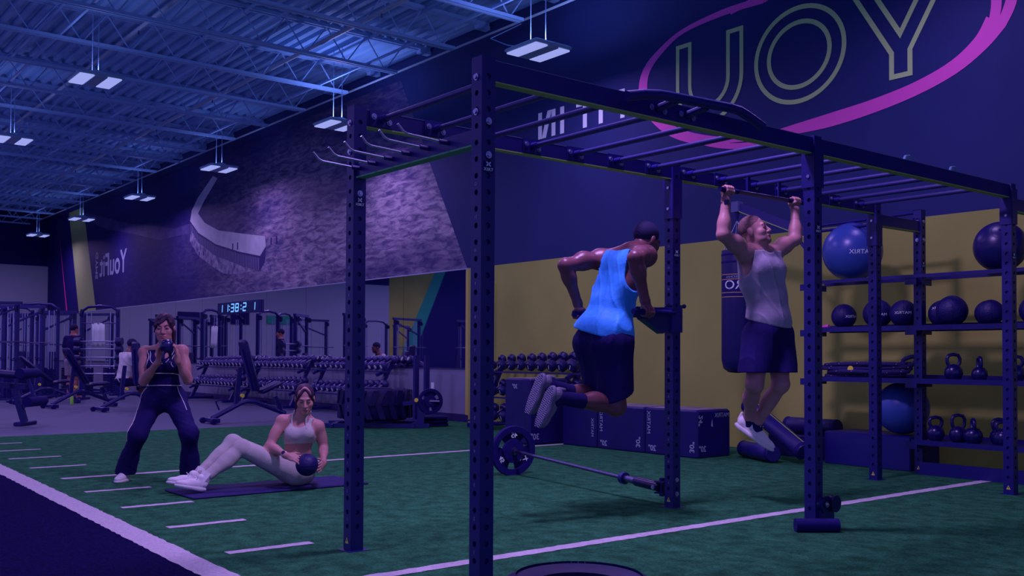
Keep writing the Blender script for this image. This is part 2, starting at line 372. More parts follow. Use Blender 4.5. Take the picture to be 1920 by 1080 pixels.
ring = [(-7.083, 5.225, .076), (-7.646, 5.24, .078), (-8.306, 5.175, .06), (-8.686, 5.016, .084), (-8.929, 4.829, .126), (-9.006, 4.599, .154), (-8.919, 4.336, .156), (-8.685, 4.069, .138), (-8.368, 3.876, .136), (-7.979, 3.742, .117), (-7.488, 3.66, .063), (-7.027, 3.631, .074), (-6.594, 3.641, .12), (-6.185, 3.661, .151), (-5.675, 3.713, .146), (-5.201, 3.799, .14), (-4.813, 3.928, .146), (-4.549, 4.1, .173), (-4.405, 4.269, .23)]
def cat_rom(p, n=5):
    p = [np.array(q, float) for q in p]; out = []
    for i in range(len(p)-1):
        a, b, c, d = p[max(0, i-1)], p[i], p[i+1], p[min(len(p)-1, i+2)]
        for k in range(n):
            t = k/n; out.append(.5*((2*b)+(-a+c)*t+(2*a-5*b+4*c-d)*t*t+(-a+3*b-3*c+d)*t**3))
    out.append(p[-1]); return out
def vrib(pts, name, z=.004, n=5):
    q = cat_rom(pts, n); return lbuild(MB().ribbon([(a[0], a[1]) for a in q], [a[2] for a in q], WO, WX, WZ, z), name, m_pink)
vrib(ring, 'brush_ring')
vrib([(-4.43, 4.26, .1), (-4.40, 4.46, .10), (-4.44, 4.72, .09), (-4.6, 5.0, .08), (-4.9, 5.22, .06)], 'brush_stroke', .0045)
vrib([(-4.36, 4.22, .1), (-4.27, 4.4, .11), (-4.24, 4.62, .10), (-4.35, 4.9, .09), (-4.7, 5.25, .07), (-5.4, 5.5, .06), (-6.3, 5.45, .06), (-7.083, 5.225, .076)], 'brush_stroke', .005)
vrib([(-8.236, 3.813, .03), (-7.895, 3.676, .059), (-7.488, 3.583, .07), (-7.102, 3.557, .062), (-6.807, 3.593, .037)], 'brush_stroke', .0055)
vrib([(-7.565, 5.2, .04), (-7.367, 5.24, .06), (-7.1, 5.29, .05)], 'brush_stroke', .0055)
# painted mirrored block letters left of the ring
fi = thing('wall_lettering', 'row of plain pale block letters painted left of the big logo', 'lettering', (-10.2, YWALL-.001, 4.27))
def fb(polys):
    mb = MB(off=(-10.2, YWALL-.001, 4.27))
    for p in polys: mb.prism(p, WO, WX, WZ, .006)
    mb.build('letter', m_white, fi, smooth=0)
b0, t0 = 4.275, 4.665; R2 = lambda x0, x1, z0, z1: [(x0, z0), (x1, z0), (x1, z1), (x0, z1)]
fb([R2(-11.13, -11.05, b0, t0), R2(-10.83, -10.75, b0, t0), [(-11.05, b0), (-10.96, b0), (-10.83, t0), (-10.92, t0)]])
fb([R2(-10.64, -10.56, b0, t0)])
fb([R2(-10.16, -10.08, b0, t0), R2(-10.30, -9.94, t0-.075, t0)])
fb([R2(-9.84, -9.76, b0, t0)])
fb([R2(-9.42, -9.34, b0, t0), R2(-9.62, -9.42, t0-.075, t0), R2(-9.57, -9.42, t0-.225, t0-.155)])
# ---- mural print
mu = thing('wall_mural', 'huge monochrome photo mural of a pier and rippling sea high on the wall', 'mural', (-24, YWALL-.001, 4.2))
mp_ = bpy.data.materials.new('sea_print'); mp_.use_nodes = True; nt = mp_.node_tree; b = nt.nodes['Principled BSDF']; b.inputs['Roughness'].default_value = .6; b.inputs['Specular IOR Level'].default_value = .25
def nd(t, **k):
    n = nt.nodes.new(t)
    for a, v in k.items(): setattr(n, a, v)
    return n
tc = nd('ShaderNodeTexCoord'); mpg = nd('ShaderNodeMapping'); mpg.inputs['Rotation'].default_value = (0, .16, 0); mpg.inputs['Scale'].default_value = (.55, 1, 2.3)
nt.links.new(tc.outputs['Object'], mpg.inputs[0])
n1 = nd('ShaderNodeTexNoise'); n1.inputs['Scale'].default_value = 4.6; n1.inputs['Detail'].default_value = 9; n1.inputs['Roughness'].default_value = .68; n1.inputs['Distortion'].default_value = .6
nt.links.new(mpg.outputs[0], n1.inputs['Vector'])
mp2 = nd('ShaderNodeMapping'); mp2.inputs['Scale'].default_value = (.10, 1, .34); mp2.inputs['Rotation'].default_value = (0, -.5, 0); nt.links.new(tc.outputs['Object'], mp2.inputs[0])
n2 = nd('ShaderNodeTexNoise'); n2.inputs['Scale'].default_value = 2.2; n2.inputs['Detail'].default_value = 3; nt.links.new(mp2.outputs[0], n2.inputs['Vector'])
sx = nd('ShaderNodeSeparateXYZ'); nt.links.new(tc.outputs['Object'], sx.inputs[0])
def mr(src, a, b_, c, d):
    m = nd('ShaderNodeMapRange'); m.interpolation_type = 'SMOOTHSTEP'; nt.links.new(src, m.inputs[0])
    for i, v in enumerate((a, b_, c, d)): m.inputs[i+1].default_value = v
    return m.outputs[0]
def mt(op, a, b_):
    m = nd('ShaderNodeMath', operation=op)
    for i, v in enumerate((a, b_)):
        if isinstance(v, (int, float)): m.inputs[i].default_value = v
        else: nt.links.new(v, m.inputs[i])
    return m.outputs[0]
gx = mr(sx.outputs[0], -3.0, 7.5, .04, 1.0)          # the sea is printed paler towards the right end
gz = mr(sx.outputs[2], .3, 1.7, 1.0, .30)             # darker shore and trees along the top
w = mr(n1.outputs['Fac'], .34, .70, .18, 1.15); w2 = mr(n2.outputs['Fac'], .36, .62, .30, 1.1)
fac = mt('MULTIPLY', mt('MULTIPLY', mt('MULTIPLY', gx, gz), w), w2)
rp = nd('ShaderNodeValToRGB'); nt.links.new(fac, rp.inputs[0])
rp.color_ramp.elements[0].color = (.008, .006, .11, 1); rp.color_ramp.elements[1].color = (*T(100, 80, 140), 1)
nt.links.new(rp.outputs[0], b.inputs['Base Color'])
def mbuild(polys, name, mat, th=.003, dz=0):
    mb = MB(off=(-24, YWALL-.001, 4.2))
    for p in polys: mb.prism(p, (0, YWALL-.001-dz, 0), WX, WZ, th)
    return mb.build(name, mat, mu, smooth=0)
mbuild([[(-33.0, ZW0+.006), (-12.9, ZW0+.006), (-14.93, 5.98), (-34.9, 5.98)]], 'printed_sheet', mp_)
mbuild([[(-34.92, ZW0+.006), (-33.0, ZW0+.006), (-34.55, 5.98), (-36.3, 5.98)]], 'yellow_band', M('band_yellow_paint', T(86, 84, 80), .7), .004)
mbuild([[(-36.42, ZW0+.006), (-36.28, ZW0+.006), (-37.5, 5.3)]], 'magenta_sliver', M('sliver_magenta_paint', T(140, 20, 120), .6), .004)
mbuild([[(-38.95, ZW0+.006), (-34.95, ZW0+.006), (-36.32, 5.98), (-38.95, 5.98)]], 'dark_ground', m_navydark, .003)
m_deckp = M('printed_pier_deck', T(104, 92, 152), .6, var=.15, vscale=3)
m_foam = M('printed_foam', T(92, 78, 140), .6, rgb2=T(30, 18, 84), vscale=5)
m_sided = M('printed_pier_shade', T(22, 12, 76), .6)
mbuild([[(-23.48, 5.47), (-24.44, 5.06), (-24.86, 4.77), (-24.96, 4.51), (-24.41, 4.16), (-23.27, 3.77), (-21.84, 3.47), (-20.73, 3.29), (-20.44, 3.48), (-20.5, 3.71), (-21.7, 3.88), (-23.11, 4.09), (-24.0, 4.37), (-24.43, 4.65), (-24.01, 4.94), (-23.21, 5.37)]], 'pier_deck', m_deckp, .003, .003)
mbuild([[(-24.96, 4.51), (-24.41, 4.16), (-23.27, 3.77), (-21.84, 3.47), (-20.73, 3.29), (-20.44, 3.48), (-20.48, 3.13), (-20.73, 2.96), (-21.83, 3.16), (-23.26, 3.48), (-24.4, 3.91), (-24.88, 4.26)]], 'pier_side', m_sided, .002, .003)
mbuild([[(-24.88, 4.26), (-24.4, 3.91), (-23.26, 3.48), (-21.83, 3.16), (-21.2, 2.98), (-21.9, 2.95), (-22.76, 3.02), (-23.59, 3.28), (-24.39, 3.58), (-24.98, 4.0)]], 'sea_foam', m_foam, .002, .003)
pl = []
up_ = [(-24.96, 4.51), (-24.41, 4.16), (-23.27, 3.77), (-21.84, 3.47), (-20.73, 3.29)]; dn_ = [(-24.88, 4.26), (-24.4, 3.91), (-23.26, 3.48), (-21.83, 3.16), (-20.73, 2.96)]
for i in range(46):
    x = -24.9+4.1*i/45; a = np.interp(x, [q[0] for q in up_], [q[1] for q in up_]); c_ = np.interp(x, [q[0] for q in dn_], [q[1] for q in dn_]); pl.append([(x-.016, c_), (x+.016, c_), (x+.016, a-.05), (x-.016, a-.05)])
mbuild(pl, 'pilings', M('printed_piling', T(70, 60, 124), .6), .002, .0055)
mbuild([[(x-.03, z0), (x+.03, z0), (x+.03, z1), (x-.03, z1)] for x, z0, z1 in ((-22.24, 3.55, 3.70), (-21.96, 3.53, 3.70), (-20.17, 3.50, 3.65), (-19.9, 3.50, 3.66), (-24.32, 3.54, 3.67), (-24.04, 3.55, 3.67))], 'mooring_posts', m_sided, .002, .007)
mbuild([[(-34.3, 5.75), (-30, 4.98), (-26, 4.42), (-25, 4.45), (-24.95, 4.2), (-27.2, 4.22), (-29.4, 4.6), (-32, 5.0), (-34.2, 5.5)]], 'printed_shore', M('printed_shore_tone', T(42, 32, 96), .6, rgb2=T(24, 14, 80), vscale=2), .002, .003)
# mirrored gym name on the mural
ms = thing('wall_sign_lettering', 'small pale mirror-reversed gym name beside the yellow band', 'lettering', (-31.5, YWALL-.01, 3.8))
mb = MB(off=(-31.5, YWALL-.01, 3.8)); add_text(mb, 'YouFit', (-31.32, YWALL-.008, 3.84), (-1, 0, 0), (0, 0, 1), .98, sx=1.0, bold=.018); mb.build('letters', m_dimwhite, ms, smooth=0)
mb = MB(off=(-31.5, YWALL-.01, 3.8)); add_text(mb, 'GYMS', (-32.95, YWALL-.008, 3.92), (0, 0, -1), (-1, 0, 0), .34, sx=1.0, bold=.01); mb.build('small_letters', m_dimwhite, ms, smooth=0)
# ---- digital clock on the mirror
m_led = M('blue_led', (.16, .45, .85), emit=1.0); m_off = M('clock_face', T(6, 14, 66), .3)
ck = thing('digital_clock', 'black digital wall clock with glowing pale blue digits above dumbbells', 'clock', (-21.8, 9.36, 2.05))
MB().box((-1.18, 0, -.01), (1.16, .055, .262)).build('case', m_black, ck, smooth=0); MB().box((-1.16, -.004, .01), (1.14, .0, .245)).build('face', m_off, ck, smooth=0)
SEG = {'0': 'abcdef', '1': 'bc', '2': 'abged', '3': 'abgcd', '8': 'abcdefg', '5': 'afgcd'}
dg = MB(); h_ = .17; w_ = .16; t_ = .032
def digit(ch, x, z0=.04):
    q = {'a': (0, h_, w_, h_), 'b': (w_, h_/2, w_, h_), 'c': (w_, 0, w_, h_/2), 'd': (0, 0, w_, 0), 'e': (0, 0, 0, h_/2), 'f': (0, h_/2, 0, h_), 'g': (0, h_/2, w_, h_/2)}
    for s_ in SEG[ch]:
        x0, a, x1, c_ = q[s_]; sl = .12
        dg.ribbon([(x+x0+a*sl, z0+a), (x+x1+c_*sl, z0+c_)], t_, (0, -.005, 0), WX, WZ, .003)
for ch, x in zip('113821', (-1.05, -.72, -.38, -.12, .30, .78)): digit(ch, x)
for x in (-.46, .20):
    for z in (.085, .165): dg.box((x-.02, -.008, z-.015), (x+.02, -.005, z+.015))
dg.build('digits', m_led, ck, smooth=0)
MB().cyl((-.1, .03, -.01), (-.1, .03, -.06), .02, n=8).build('sensor', m_black, ck)
# ================================================================== RIG
XB, XF = -4.78, -3.62; YP = (2.73, 5.30, 7.92); YS = 8.676; HR = 2.44; XS1 = -5.91; PW = .078
rig = thing('training_rig', 'big black steel pull-up rig with monkey bars and storage shelves on green turf', 'gym rig', (-4.2, 5.3, 0))
RO = (-4.2, 5.3, 0)
def RB(): return MB(off=RO)
def upright_mesh(H, w=PW, pitch=.0762, r=.0135, z0=.10):
    mb = MB(); h = w/2; ncell = int((H-z0)/pitch)
    def face(o, ux):      # ux horizontal unit, outward normal = ux x z
        nz = np.cross(ux, ZW)
        mb.add([o+ux*-h, o+ux*h, o+ux*h+ZW*z0, o+ux*-h+ZW*z0], [(0, 1, 2, 3)])
        zt = z0+ncell*pitch
        mb.add([o+ux*-h+ZW*zt, o+ux*h+ZW*zt, o+ux*h+ZW*H, o+ux*-h+ZW*H], [(0, 1, 2, 3)])
        for k in range(ncell):
            zc = z0+(k+.5)*pitch; p2 = pitch/2
            out = [(h, 0), (h, p2), (0, p2), (-h, p2), (-h, 0), (-h, -p2), (0, -p2), (h, -p2)]
            inn = [(r*math.cos(a), r*math.sin(a)) for a in [math.pi/4*i for i in range(8)]]
            P = [o+ux*x+ZW*(zc+y) for x, y in out]+[o+ux*x+ZW*(zc+y) for x, y in inn]+[o+ux*x+ZW*(zc+y)-nz*.007 for x, y in inn]
            fs = []
            for i in range(8): j = (i+1) % 8; fs += [(i, j, 8+j, 8+i), (8+i, 8+j, 16+j, 16+i)]
            mb.add(P, fs)
    for a in range(4):
        ux = V(math.cos(a*math.pi/2), math.sin(a*math.pi/2), 0); face(np.cross(ux, ZW)*h, ux)
    mb.box((-h, -h, H-.004), (h, h, H))
    q = h-.012; mb.box((-q, -q, .01), (q, q, H-.01))  # core added inside the tube to block the view through, keeping holes dark
    mb.box((-.065, -.065, 0), (.065, .065, .008))
    return mb.mesh('upright', m_black, 30)
um = upright_mesh(HR)
bm_ = MB(); bm_.lathe([(0, .012), (.0105, .012), (.0105, .004), (.017, .004), (.017, 0)], n=10)
bme = bm_.mesh('bolt', m_chrome, 30)
def bolt(parent, pos, nrm, off):
    o = inst('bolt', bme, parent, Vector(tuple(V(*pos)-V(*off)))); o.rotation_mode = 'QUATERNION'; o.rotation_quaternion = Vector(nrm).to_track_quat('Z', 'Y'); return o
posts = {}
def post(key, x, y, me=um):
    o = inst('upright', me, rig, (x-RO[0], y-RO[1], 0)); posts[key] = (o, x, y); return o
for i, y in enumerate(YP): post('F%d' % i, XF, y); post('B%d' % i, XB, y)
for k, x in (('S1', XS1), ('S2', XB), ('S3', XF)): post(k, x, YS)
h2 = PW/2+.001
def pb(key, z, face):      # a bolt on the face of a post
    o, x, y = posts[key]; d = {'-y': (0, -h2, 0), '+x': (h2, 0, 0), '+y': (0, h2, 0)}[face]
    bolt(o, (d[0], d[1], z), tuple(unit(d)), (0, 0, 0))
for k in ('F0', 'B0'):
    pb(k, 2.345, '-y'); pb(k, 2.185, '-y')
pb('F0', 2.14, '+x'); pb('F0', 1.985, '+x'); pb('B0', 2.11, '+x'); pb('B0', 1.955, '+x')
for k in ('F1', 'B1', 'F2', 'B2'):
    gz = (2.34, 2.19) if k[0] == 'F' else (2.27, 2.12)
    o, x, y = posts[k]
    for z in gz: pb(k, z, '-y')
    MB().box((-.05, -h2-.006, gz[1]-.07), (.05, -h2, gz[0]+.06)).build('sleeve_plate', m_black, o, smooth=0)
    MB().box((h2, -.05, gz[1]-.07), (h2+.006, .05, gz[0]+.06)).build('sleeve_plate', m_black, o, smooth=0)
for z in (2.33, 2.16): pb('S2', z, '-y'); pb('S2', z, '+x')
for z in (.20, .10): pb('B1', z, '+x')
# long beams, front and back, olive strip below paints in light off yellow wall
def long_beam(x, y0, y1, zt, zb, w=.05):
    o = RB().box((x-w/2, y0, zb), (x+w/2, y1, zt)).build('beam', m_black, rig, smooth=0)
    RB().box((x-w/2-.002, y0, zb-.006), (x+w/2+.002, y1, zb)).build('bounce_strip', m_trim_and_bounce, o, smooth=0)
    RB().box((x-w/2-.001, y0, zt), (x+w/2+.001, y1, zt+.003)).build('top_edge', m_steel_d if False else M('pale_edge', T(60, 56, 124), .45), o, smooth=0)  # paler strip along the top of the beam
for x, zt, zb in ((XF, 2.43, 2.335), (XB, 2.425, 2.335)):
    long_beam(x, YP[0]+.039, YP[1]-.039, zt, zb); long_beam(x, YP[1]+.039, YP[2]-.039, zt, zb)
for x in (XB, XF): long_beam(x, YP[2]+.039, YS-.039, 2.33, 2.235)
RB().cyl((XS1, YS, 2.40), (XB, YS, 2.42), .016, n=10).build('cross_bar', m_black, rig)
RB().cyl((XS1, YS-.1, 2.33), (XB, YS-.1, 2.345), .016, n=10).build('cross_bar', m_black, rig)
# hook beam across the near end
hbm = RB().box((XB+.039, YP[0]-.02, 2.045), (XF-.039, YP[0]+.03, 2.115)).build('hook_beam', m_black, rig, smooth=0)
RB().box((XB+.039, YP[0]-.024, 2.037), (XF-.039, YP[0]+.034, 2.045)).build('bounce_strip', M('green_bounce_tint', T(42, 78, 86), .6), hbm, smooth=0)  # green underside strip: reflected light painted in, as on the long beams
for i in range(6):
    x = XF-.25-.166*i; y = YP[0]-.02
    pth = [(x, y, 2.085), (x, y-.06, 2.085)]
    hk = RB().cyl((x, y+.005, 2.085), (x, y-.055, 2.085), .012, n=8).build('hook_stem', m_black, hbm)
    RB().tube([(x, y-.05, 2.085), (x, y-.23, 2.095), (x, y-.255, 2.105), (x, y-.285, 2.135)], .0062, 8).build('hook', m_chrome, hbm)
# monkey bars
mbar = MB()
L0 = XB+.025; L1 = XF-.025
mbar.cyl((L0+.05, 0, 0), (L1-.05, 0, 0), .017, n=12); mbar_me = mbar.mesh('monkey_bar', M('worn_black_steel', (.022, .02, .14), .4, spec=.5), 40)
brk = MB(); brk.box((0, -.075, -.045), (.006, .075, .045)); brk.cyl((.004, 0, 0), (.06, 0, 0), .022, n=12); brk_me = brk.mesh('bracket', m_black, 40)
for k in range(15):
    y = 2.87+.3665*k
    if abs(y-YP[2]) < .1: continue
    o = inst('monkey_bar', mbar_me, rig, (-RO[0], y-RO[1], 2.385))
    inst('bracket', brk_me, o, (L0, 0, 0)); inst('bracket', brk_me, o, (L1, 0, 0), (0, 0, math.pi))
    for s_, dz in ((-.05, .01), (.05, -.012)): bolt(o, (L0+.007, s_, dz), (1, 0, 0), (0, 0, 0)); bolt(o, (L1-.007, s_, dz), (-1, 0, 0), (0, 0, 0))
# stickers and hole numbers (mirror-reversed like the whole picture)
def sticker(key, z, face='+x'):
    o, x, y = posts[key]; mb = MB(); mb.box((h2, -.028, z-.026), (h2+.0008, .028, z+.026)); s_ = mb.build('sticker', m_navydark, o, smooth=0)
    t = MB(); xx = h2+.0012
    for a, b_ in (((-.012, .004), (.012, .022)), ((.012, .004), (-.012, .022))):
        t.ribbon([a, b_], .006, (xx, 0, z), (0, 1, 0), (0, 0, 1), .0005)
    add_text(t, 'T.REX', (xx+.0003, 0, z-.012), (0, -1, 0), (0, 0, 1), .020, bold=.0008)
    t.build('sticker_print', m_white, o, smooth=0)
sticker('F0', 1.93); sticker('B0', 1.905); sticker('B1', 1.80); sticker('F1', 1.86); sticker('S2', 1.93); sticker('F2', 1.87)
for key, zs in (('B0', 1.9), ('F0', 1.9), ('B1', 1.85)):
    o, x, y = posts[key]; t = MB()
    for k in range(12):
        zz = .10+.0762*(1+2*(11-k)); zz = zz+.0
        add_text(t, str(12-k), (0, -h2-.0006, zz), (-1, 0, 0), (0, 0, 1), .022)
    t.build('hole_numbers', m_dimwhite, o, smooth=0)
for key in ('B0', 'B1', 'F1', 'B2', 'F2', 'S2'):
    o, x, y = posts[key]
    w = MB().prism([(-.016, 0), (.016, 0), (0, .032)], (0, -h2, .045), (1, 0, 0), (0, 0, 1), .0008).build('warning_sticker', M('warning_yellow', T(150, 130, 70), .6), o, smooth=0)
    MB().prism([(-.002, .006), (.002, .006), (.003, .022), (-.003, .022)], (0, -h2-.001, .045), (1, 0, 0), (0, 0, 1), .0006).build('warning_mark', m_navydark, o, smooth=0)
# storage shelves between the last posts
def shelf(x0, x1, z, kind='tray', depth=.42):
    y0, y1 = YS-.16, YS-.16+depth
    if kind == 'rails':
        for yy in (YS-.15, YS+.20): RB().beam((x0, yy, z), (x1, yy, z), .05, .03).build('ball_rail', m_black, rig, smooth=0)
    else:
        mb = RB(); mb.box((x0, y0, z-.012), (x1, y1, z)); mb.box((x0, y0-.004, z-.035), (x1, y0, z+.012)); mb.box((x0, y1, z-.035), (x1, y1+.004, z+.04)); mb.build('shelf', m_black, rig, smooth=0)
    for xx in ((x0, x1) if x0 < XB-.1 or z < .4 else (x1,)):
        RB().box((xx-.055, YS-.165, z-.075), (xx+.055, YS-.155, z-.01)).build('shelf_bracket', m_black, rig, smooth=0)
        RB().box((xx-.008, YS-.16, z-.07), (xx+.008, YS+.2, z-.012)).build('shelf_arm', m_black, rig, smooth=0)
for x0, x1, side in ((XS1, XB, 0), (XB, XF, 1)):
    shelf(x0, x1, 1.815, 'rails'); shelf(x0, x1, 1.355); shelf(x0, x1, .87)
shelf(XB, XF, .315); 
RB().box((XB+.04, YS-.1, .0), (XF-.04, YS-.06, .12)).build('base_beam', m_black, rig, smooth=0)
# multi grip bar bolted to the front beam
mg = thing('multi_grip_bar', 'thick bent black grip bar bolted on the front top beam', 'grip bar', (-3.5, 4.05, 2.38))
MB(off=(-3.5, 4.05, 2.38)).tube([(-3.46, 3.50, 2.362), (-3.46, 3.62, 2.39), (-3.46, 3.74, 2.408), (-3.46, 3.80, 2.412), (-3.46, 4.3, 2.432), (-3.46, 4.38, 2.43), (-3.46, 4.46, 2.41), (-3.46, 4.585, 2.372)], .026, 14).build('grip_tube', m_black, mg)
for y in (3.87, 4.1):
    MB(off=(-3.5, 4.05, 2.38)).cyl((-3.595, y, 2.385), (-3.47, y+.02, 2.41), .021, n=10).build('stub', m_black, mg); bolt(mg, (-3.593, y-.05, 2.385), (1, 0, 0), (-3.5, 4.05, 2.38)); bolt(mg, (-3.593, y+.05, 2.375), (1, 0, 0), (-3.5, 4.05, 2.38))
for y, z, lb in ((6.44, 2.435, 'larger rounded steel tab standing on the front top beam'), (7.07, 2.435, 'smaller curved steel tab on the front top beam near its far end')):
    tb = MB(off=(XF, y, z)); tb.tube([(XF-.01, y-.05, z), (XF-.01, y-.03, z+.03), (XF-.01, y+.02, z+.038), (XF-.01, y+.05, z+.02)], .012, 8); tag(tb.build('band_tab', M('tab_blue_steel', T(50, 62, 124), .4), loc=(XF, y, z)), lb, 'bracket')
# pull up bar hanging under the back beam
pu = thing('pull_up_bar', 'straight pull-up bar with dark grips that the hanging man holds', 'pull-up bar', (-4.5, 6.0, 2.25)); PO = (-4.5, 6.0, 2.25)
ZPU = 2.252
MB(off=PO).cyl((-4.5, 5.50, ZPU), (-4.5, 6.46, ZPU), .0155, n=12).build('bar', m_steel, pu)
for y0, y1 in ((5.48, 5.68), (6.27, 6.47)): MB(off=PO).cyl((-4.5, y0, ZPU), (-4.5, y1, ZPU), .018, n=12).build('grip', m_blackdull, pu)
for y in (5.80, 6.165): MB(off=PO).box((-4.506, y-.015, ZPU), (-4.494, y+.015, 2.37)).build('hanger', m_black, pu, smooth=0)
# dip station clamped to the middle back post
di = thing('dip_station', 'black dip handles clamped on the middle rear post, gripped by the blue-shirted man', 'dip bars', (XB, YP[1], 1.36)); DO = (XB, YP[1], 1.36)
def DB(): return MB(off=DO)
DB().box((XB-.05, YP[1]-.05, 1.24), (XB+.05, YP[1]+.05, 1.42)).build('clamp', m_black, di, smooth=0)
DB().prism([(0, 0), (0, .13), (-.30, .13), (-.30, .05), (-.1, -.05)], (XB-.03, YP[1]-.03, 1.28), (0, 1, 0), (0, 0, 1), .06).build('gusset', m_black, di, smooth=0)
DB().beam((XB-.30, YP[1]-.31, 1.372), (XB+.30, YP[1]-.31, 1.372), .05, .06).build('yoke', m_black, di, smooth=0)
DB().cyl((XB, YP[1]-.05, 1.375), (XB, YP[1]-.36, 1.375), .04, n=12).build('sleeve', m_black, di)
for s_ in (-1, 1): DB().cyl((XB+s_*.285, YP[1]-.30, 1.36), (XB+s_*.285, YP[1]-.69, 1.36), .02, n=12).build('handle', m_blackdull, di)
DB().cyl((XB+.02, YP[1]+.09, 1.43), (XB+.02, YP[1]-.10, 1.43), .008, n=8).build('pin', m_steel, di); DB().ball((XB+.02, YP[1]+.10, 1.43), .016, 10, 6).build('pin_knob', m_blackdull, di)
# landmine, barbell and plate
lm = thing('landmine_pivot', 'black landmine swivel clamped low on the middle rear post', 'landmine', (XB, YP[1], 0)); LO = (XB, YP[1], 0)
A_ = V(-6.92, 5.57, .222); B_ = V(-4.86, 5.28, .135); dba = unit(B_-A_)
MB(off=LO).box((XB-.13, YP[1]-.05, .09), (XB-.039, YP[1]+.05, .10)).build('clamp', m_black, lm, smooth=0); MB(off=LO).box((XB-.13, YP[1]-.05, .17), (XB-.039, YP[1]+.05, .18)).build('clamp', m_black, lm, smooth=0)
MB(off=LO).cyl(tuple(B_-dba*.30), tuple(B_-dba*.02), .036, n=14).build('sleeve', m_gloss, lm)
MB(off=LO).cyl((XB-.10, YP[1], .07), (XB-.10, YP[1], .20), .02, n=10).build('pivot', m_black, lm)
bolt(lm, (XB-.13, YP[1]-.06, .135), (0, -1, 0), LO)
ba = thing('barbell', 'chrome barbell running from floor plate to the landmine', 'barbell', tuple(A_))
MB(off=A_).cyl(tuple(A_-dba*.04), tuple(B_-dba*.40), .0145, n=12).build('bar', m_steel, ba)
MB(off=A_).cyl(tuple(B_-dba*.45), tuple(B_-dba*.28), .026, n=12).build('sleeve', m_steel, ba)
MB(off=A_).cyl(tuple(B_-dba*.47), tuple(B_-dba*.43), .045, n=14).build('collar', m_black, ba)
MB(off=A_).cyl(tuple(A_-dba*.06), tuple(A_+dba*.05), .026, n=12).build('end_cap', m_steel, ba)
def plate(name, label, c, ax, R=.225, cat='weight plate', marks=True, group=None):
    t = thing(name, label, cat, tuple(c), 0, group); a, u, d = frame(ax); c0 = V(0, 0, 0)
    # rim + hub + spokes leaving three grip holes
    rim = MB(); rim.lathe([(R*.74, -.02), (R*.98, -.022), (R, -.012), (R, .012), (R*.98, .022), (R*.74, .02)], c0, ax, 36, True); rim.build('rim', m_blackdull, t)
    hub = MB(); hub.lathe([(.027, -.02), (R*.47, -.018), (R*.49, 0), (R*.47, .018), (.027, .02)], c0, ax, 24, True)
    for k in range(3):
        b0 = math.pi/2+k*2*math.pi/3; q = []
        for s_ in (-1, 1):
            n_ = 5
            for i in range(n_+1):
                pass
        pts_o = [(R*.78*math.cos(b0+t_), R*.78*math.sin(b0+t_)) for t_ in np.linspace(-.78, .78, 10)]
        pts_i = [(R*.3*math.cos(b0+t_), R*.3*math.sin(b0+t_)) for t_ in np.linspace(.78, -.78, 5)]
        hub.prism(pts_o+pts_i, tuple(-d*.014), a, u, .028)
    hub.build('web', m_blackdull, t)
    MB().lathe([(.026, -.023), (.034, -.023), (.034, .023), (.026, .023)], c0, ax, 18, True).build('bushing', m_steel, t)
    if marks:
        for st, ang, sz, rr in (('45', math.pi/2, .066, .62), ('45', math.pi/2-2*math.pi/3, .06, .62), ('X', math.pi/2+2*math.pi/3, .075, .66), ('T.REX', math.pi/2+2*math.pi/3, .034, .42)):
            mk = MB(); rad_ = a*math.cos(ang)+u*math.sin(ang); tan_ = np.cross(d, rad_)
            add_text(mk, st, d*.0148+rad_*R*rr, tan_, rad_, sz, bold=.002 if sz > .05 else .001); mk.build('raised_mark', m_white, t, smooth=0)
    return t
plate('weight_plate', 'black three-grip weight plate with raised 45 standing on turf behind front post', A_, tuple(dba))
# roller attachment at the foot of the middle front post
fr = thing('floor_roller', 'black padded roller with pulley wheels at the foot of the middle front post', 'roller', (XF, YP[1], 0)); FO = (XF, YP[1], 0)
MB(off=FO).cyl((XF-.02, YP[1]-.16, .045), (XF+.14, YP[1]+.05, .045), .042, n=16).build('roller_pad', m_blackdull, fr)
for dy, dx in ((.02, .055), (.10, .075)):
    MB(off=FO).lathe([(.0, -.02), (.052, -.02), (.042, 0), (.052, .02), (0, .02)], (XF+dx, YP[1]+dy, .165), (1, 0, 0), 20).build('pulley', m_gloss, fr)
bolt(fr, (XF+.08, YP[1]+.02, .165), (1, 0, 0), FO)
MB(off=FO).box((XF+.035, YP[1]-.01, .05), (XF+.06, YP[1]+.13, .21)).build('side_plate', m_black, fr, smooth=0)
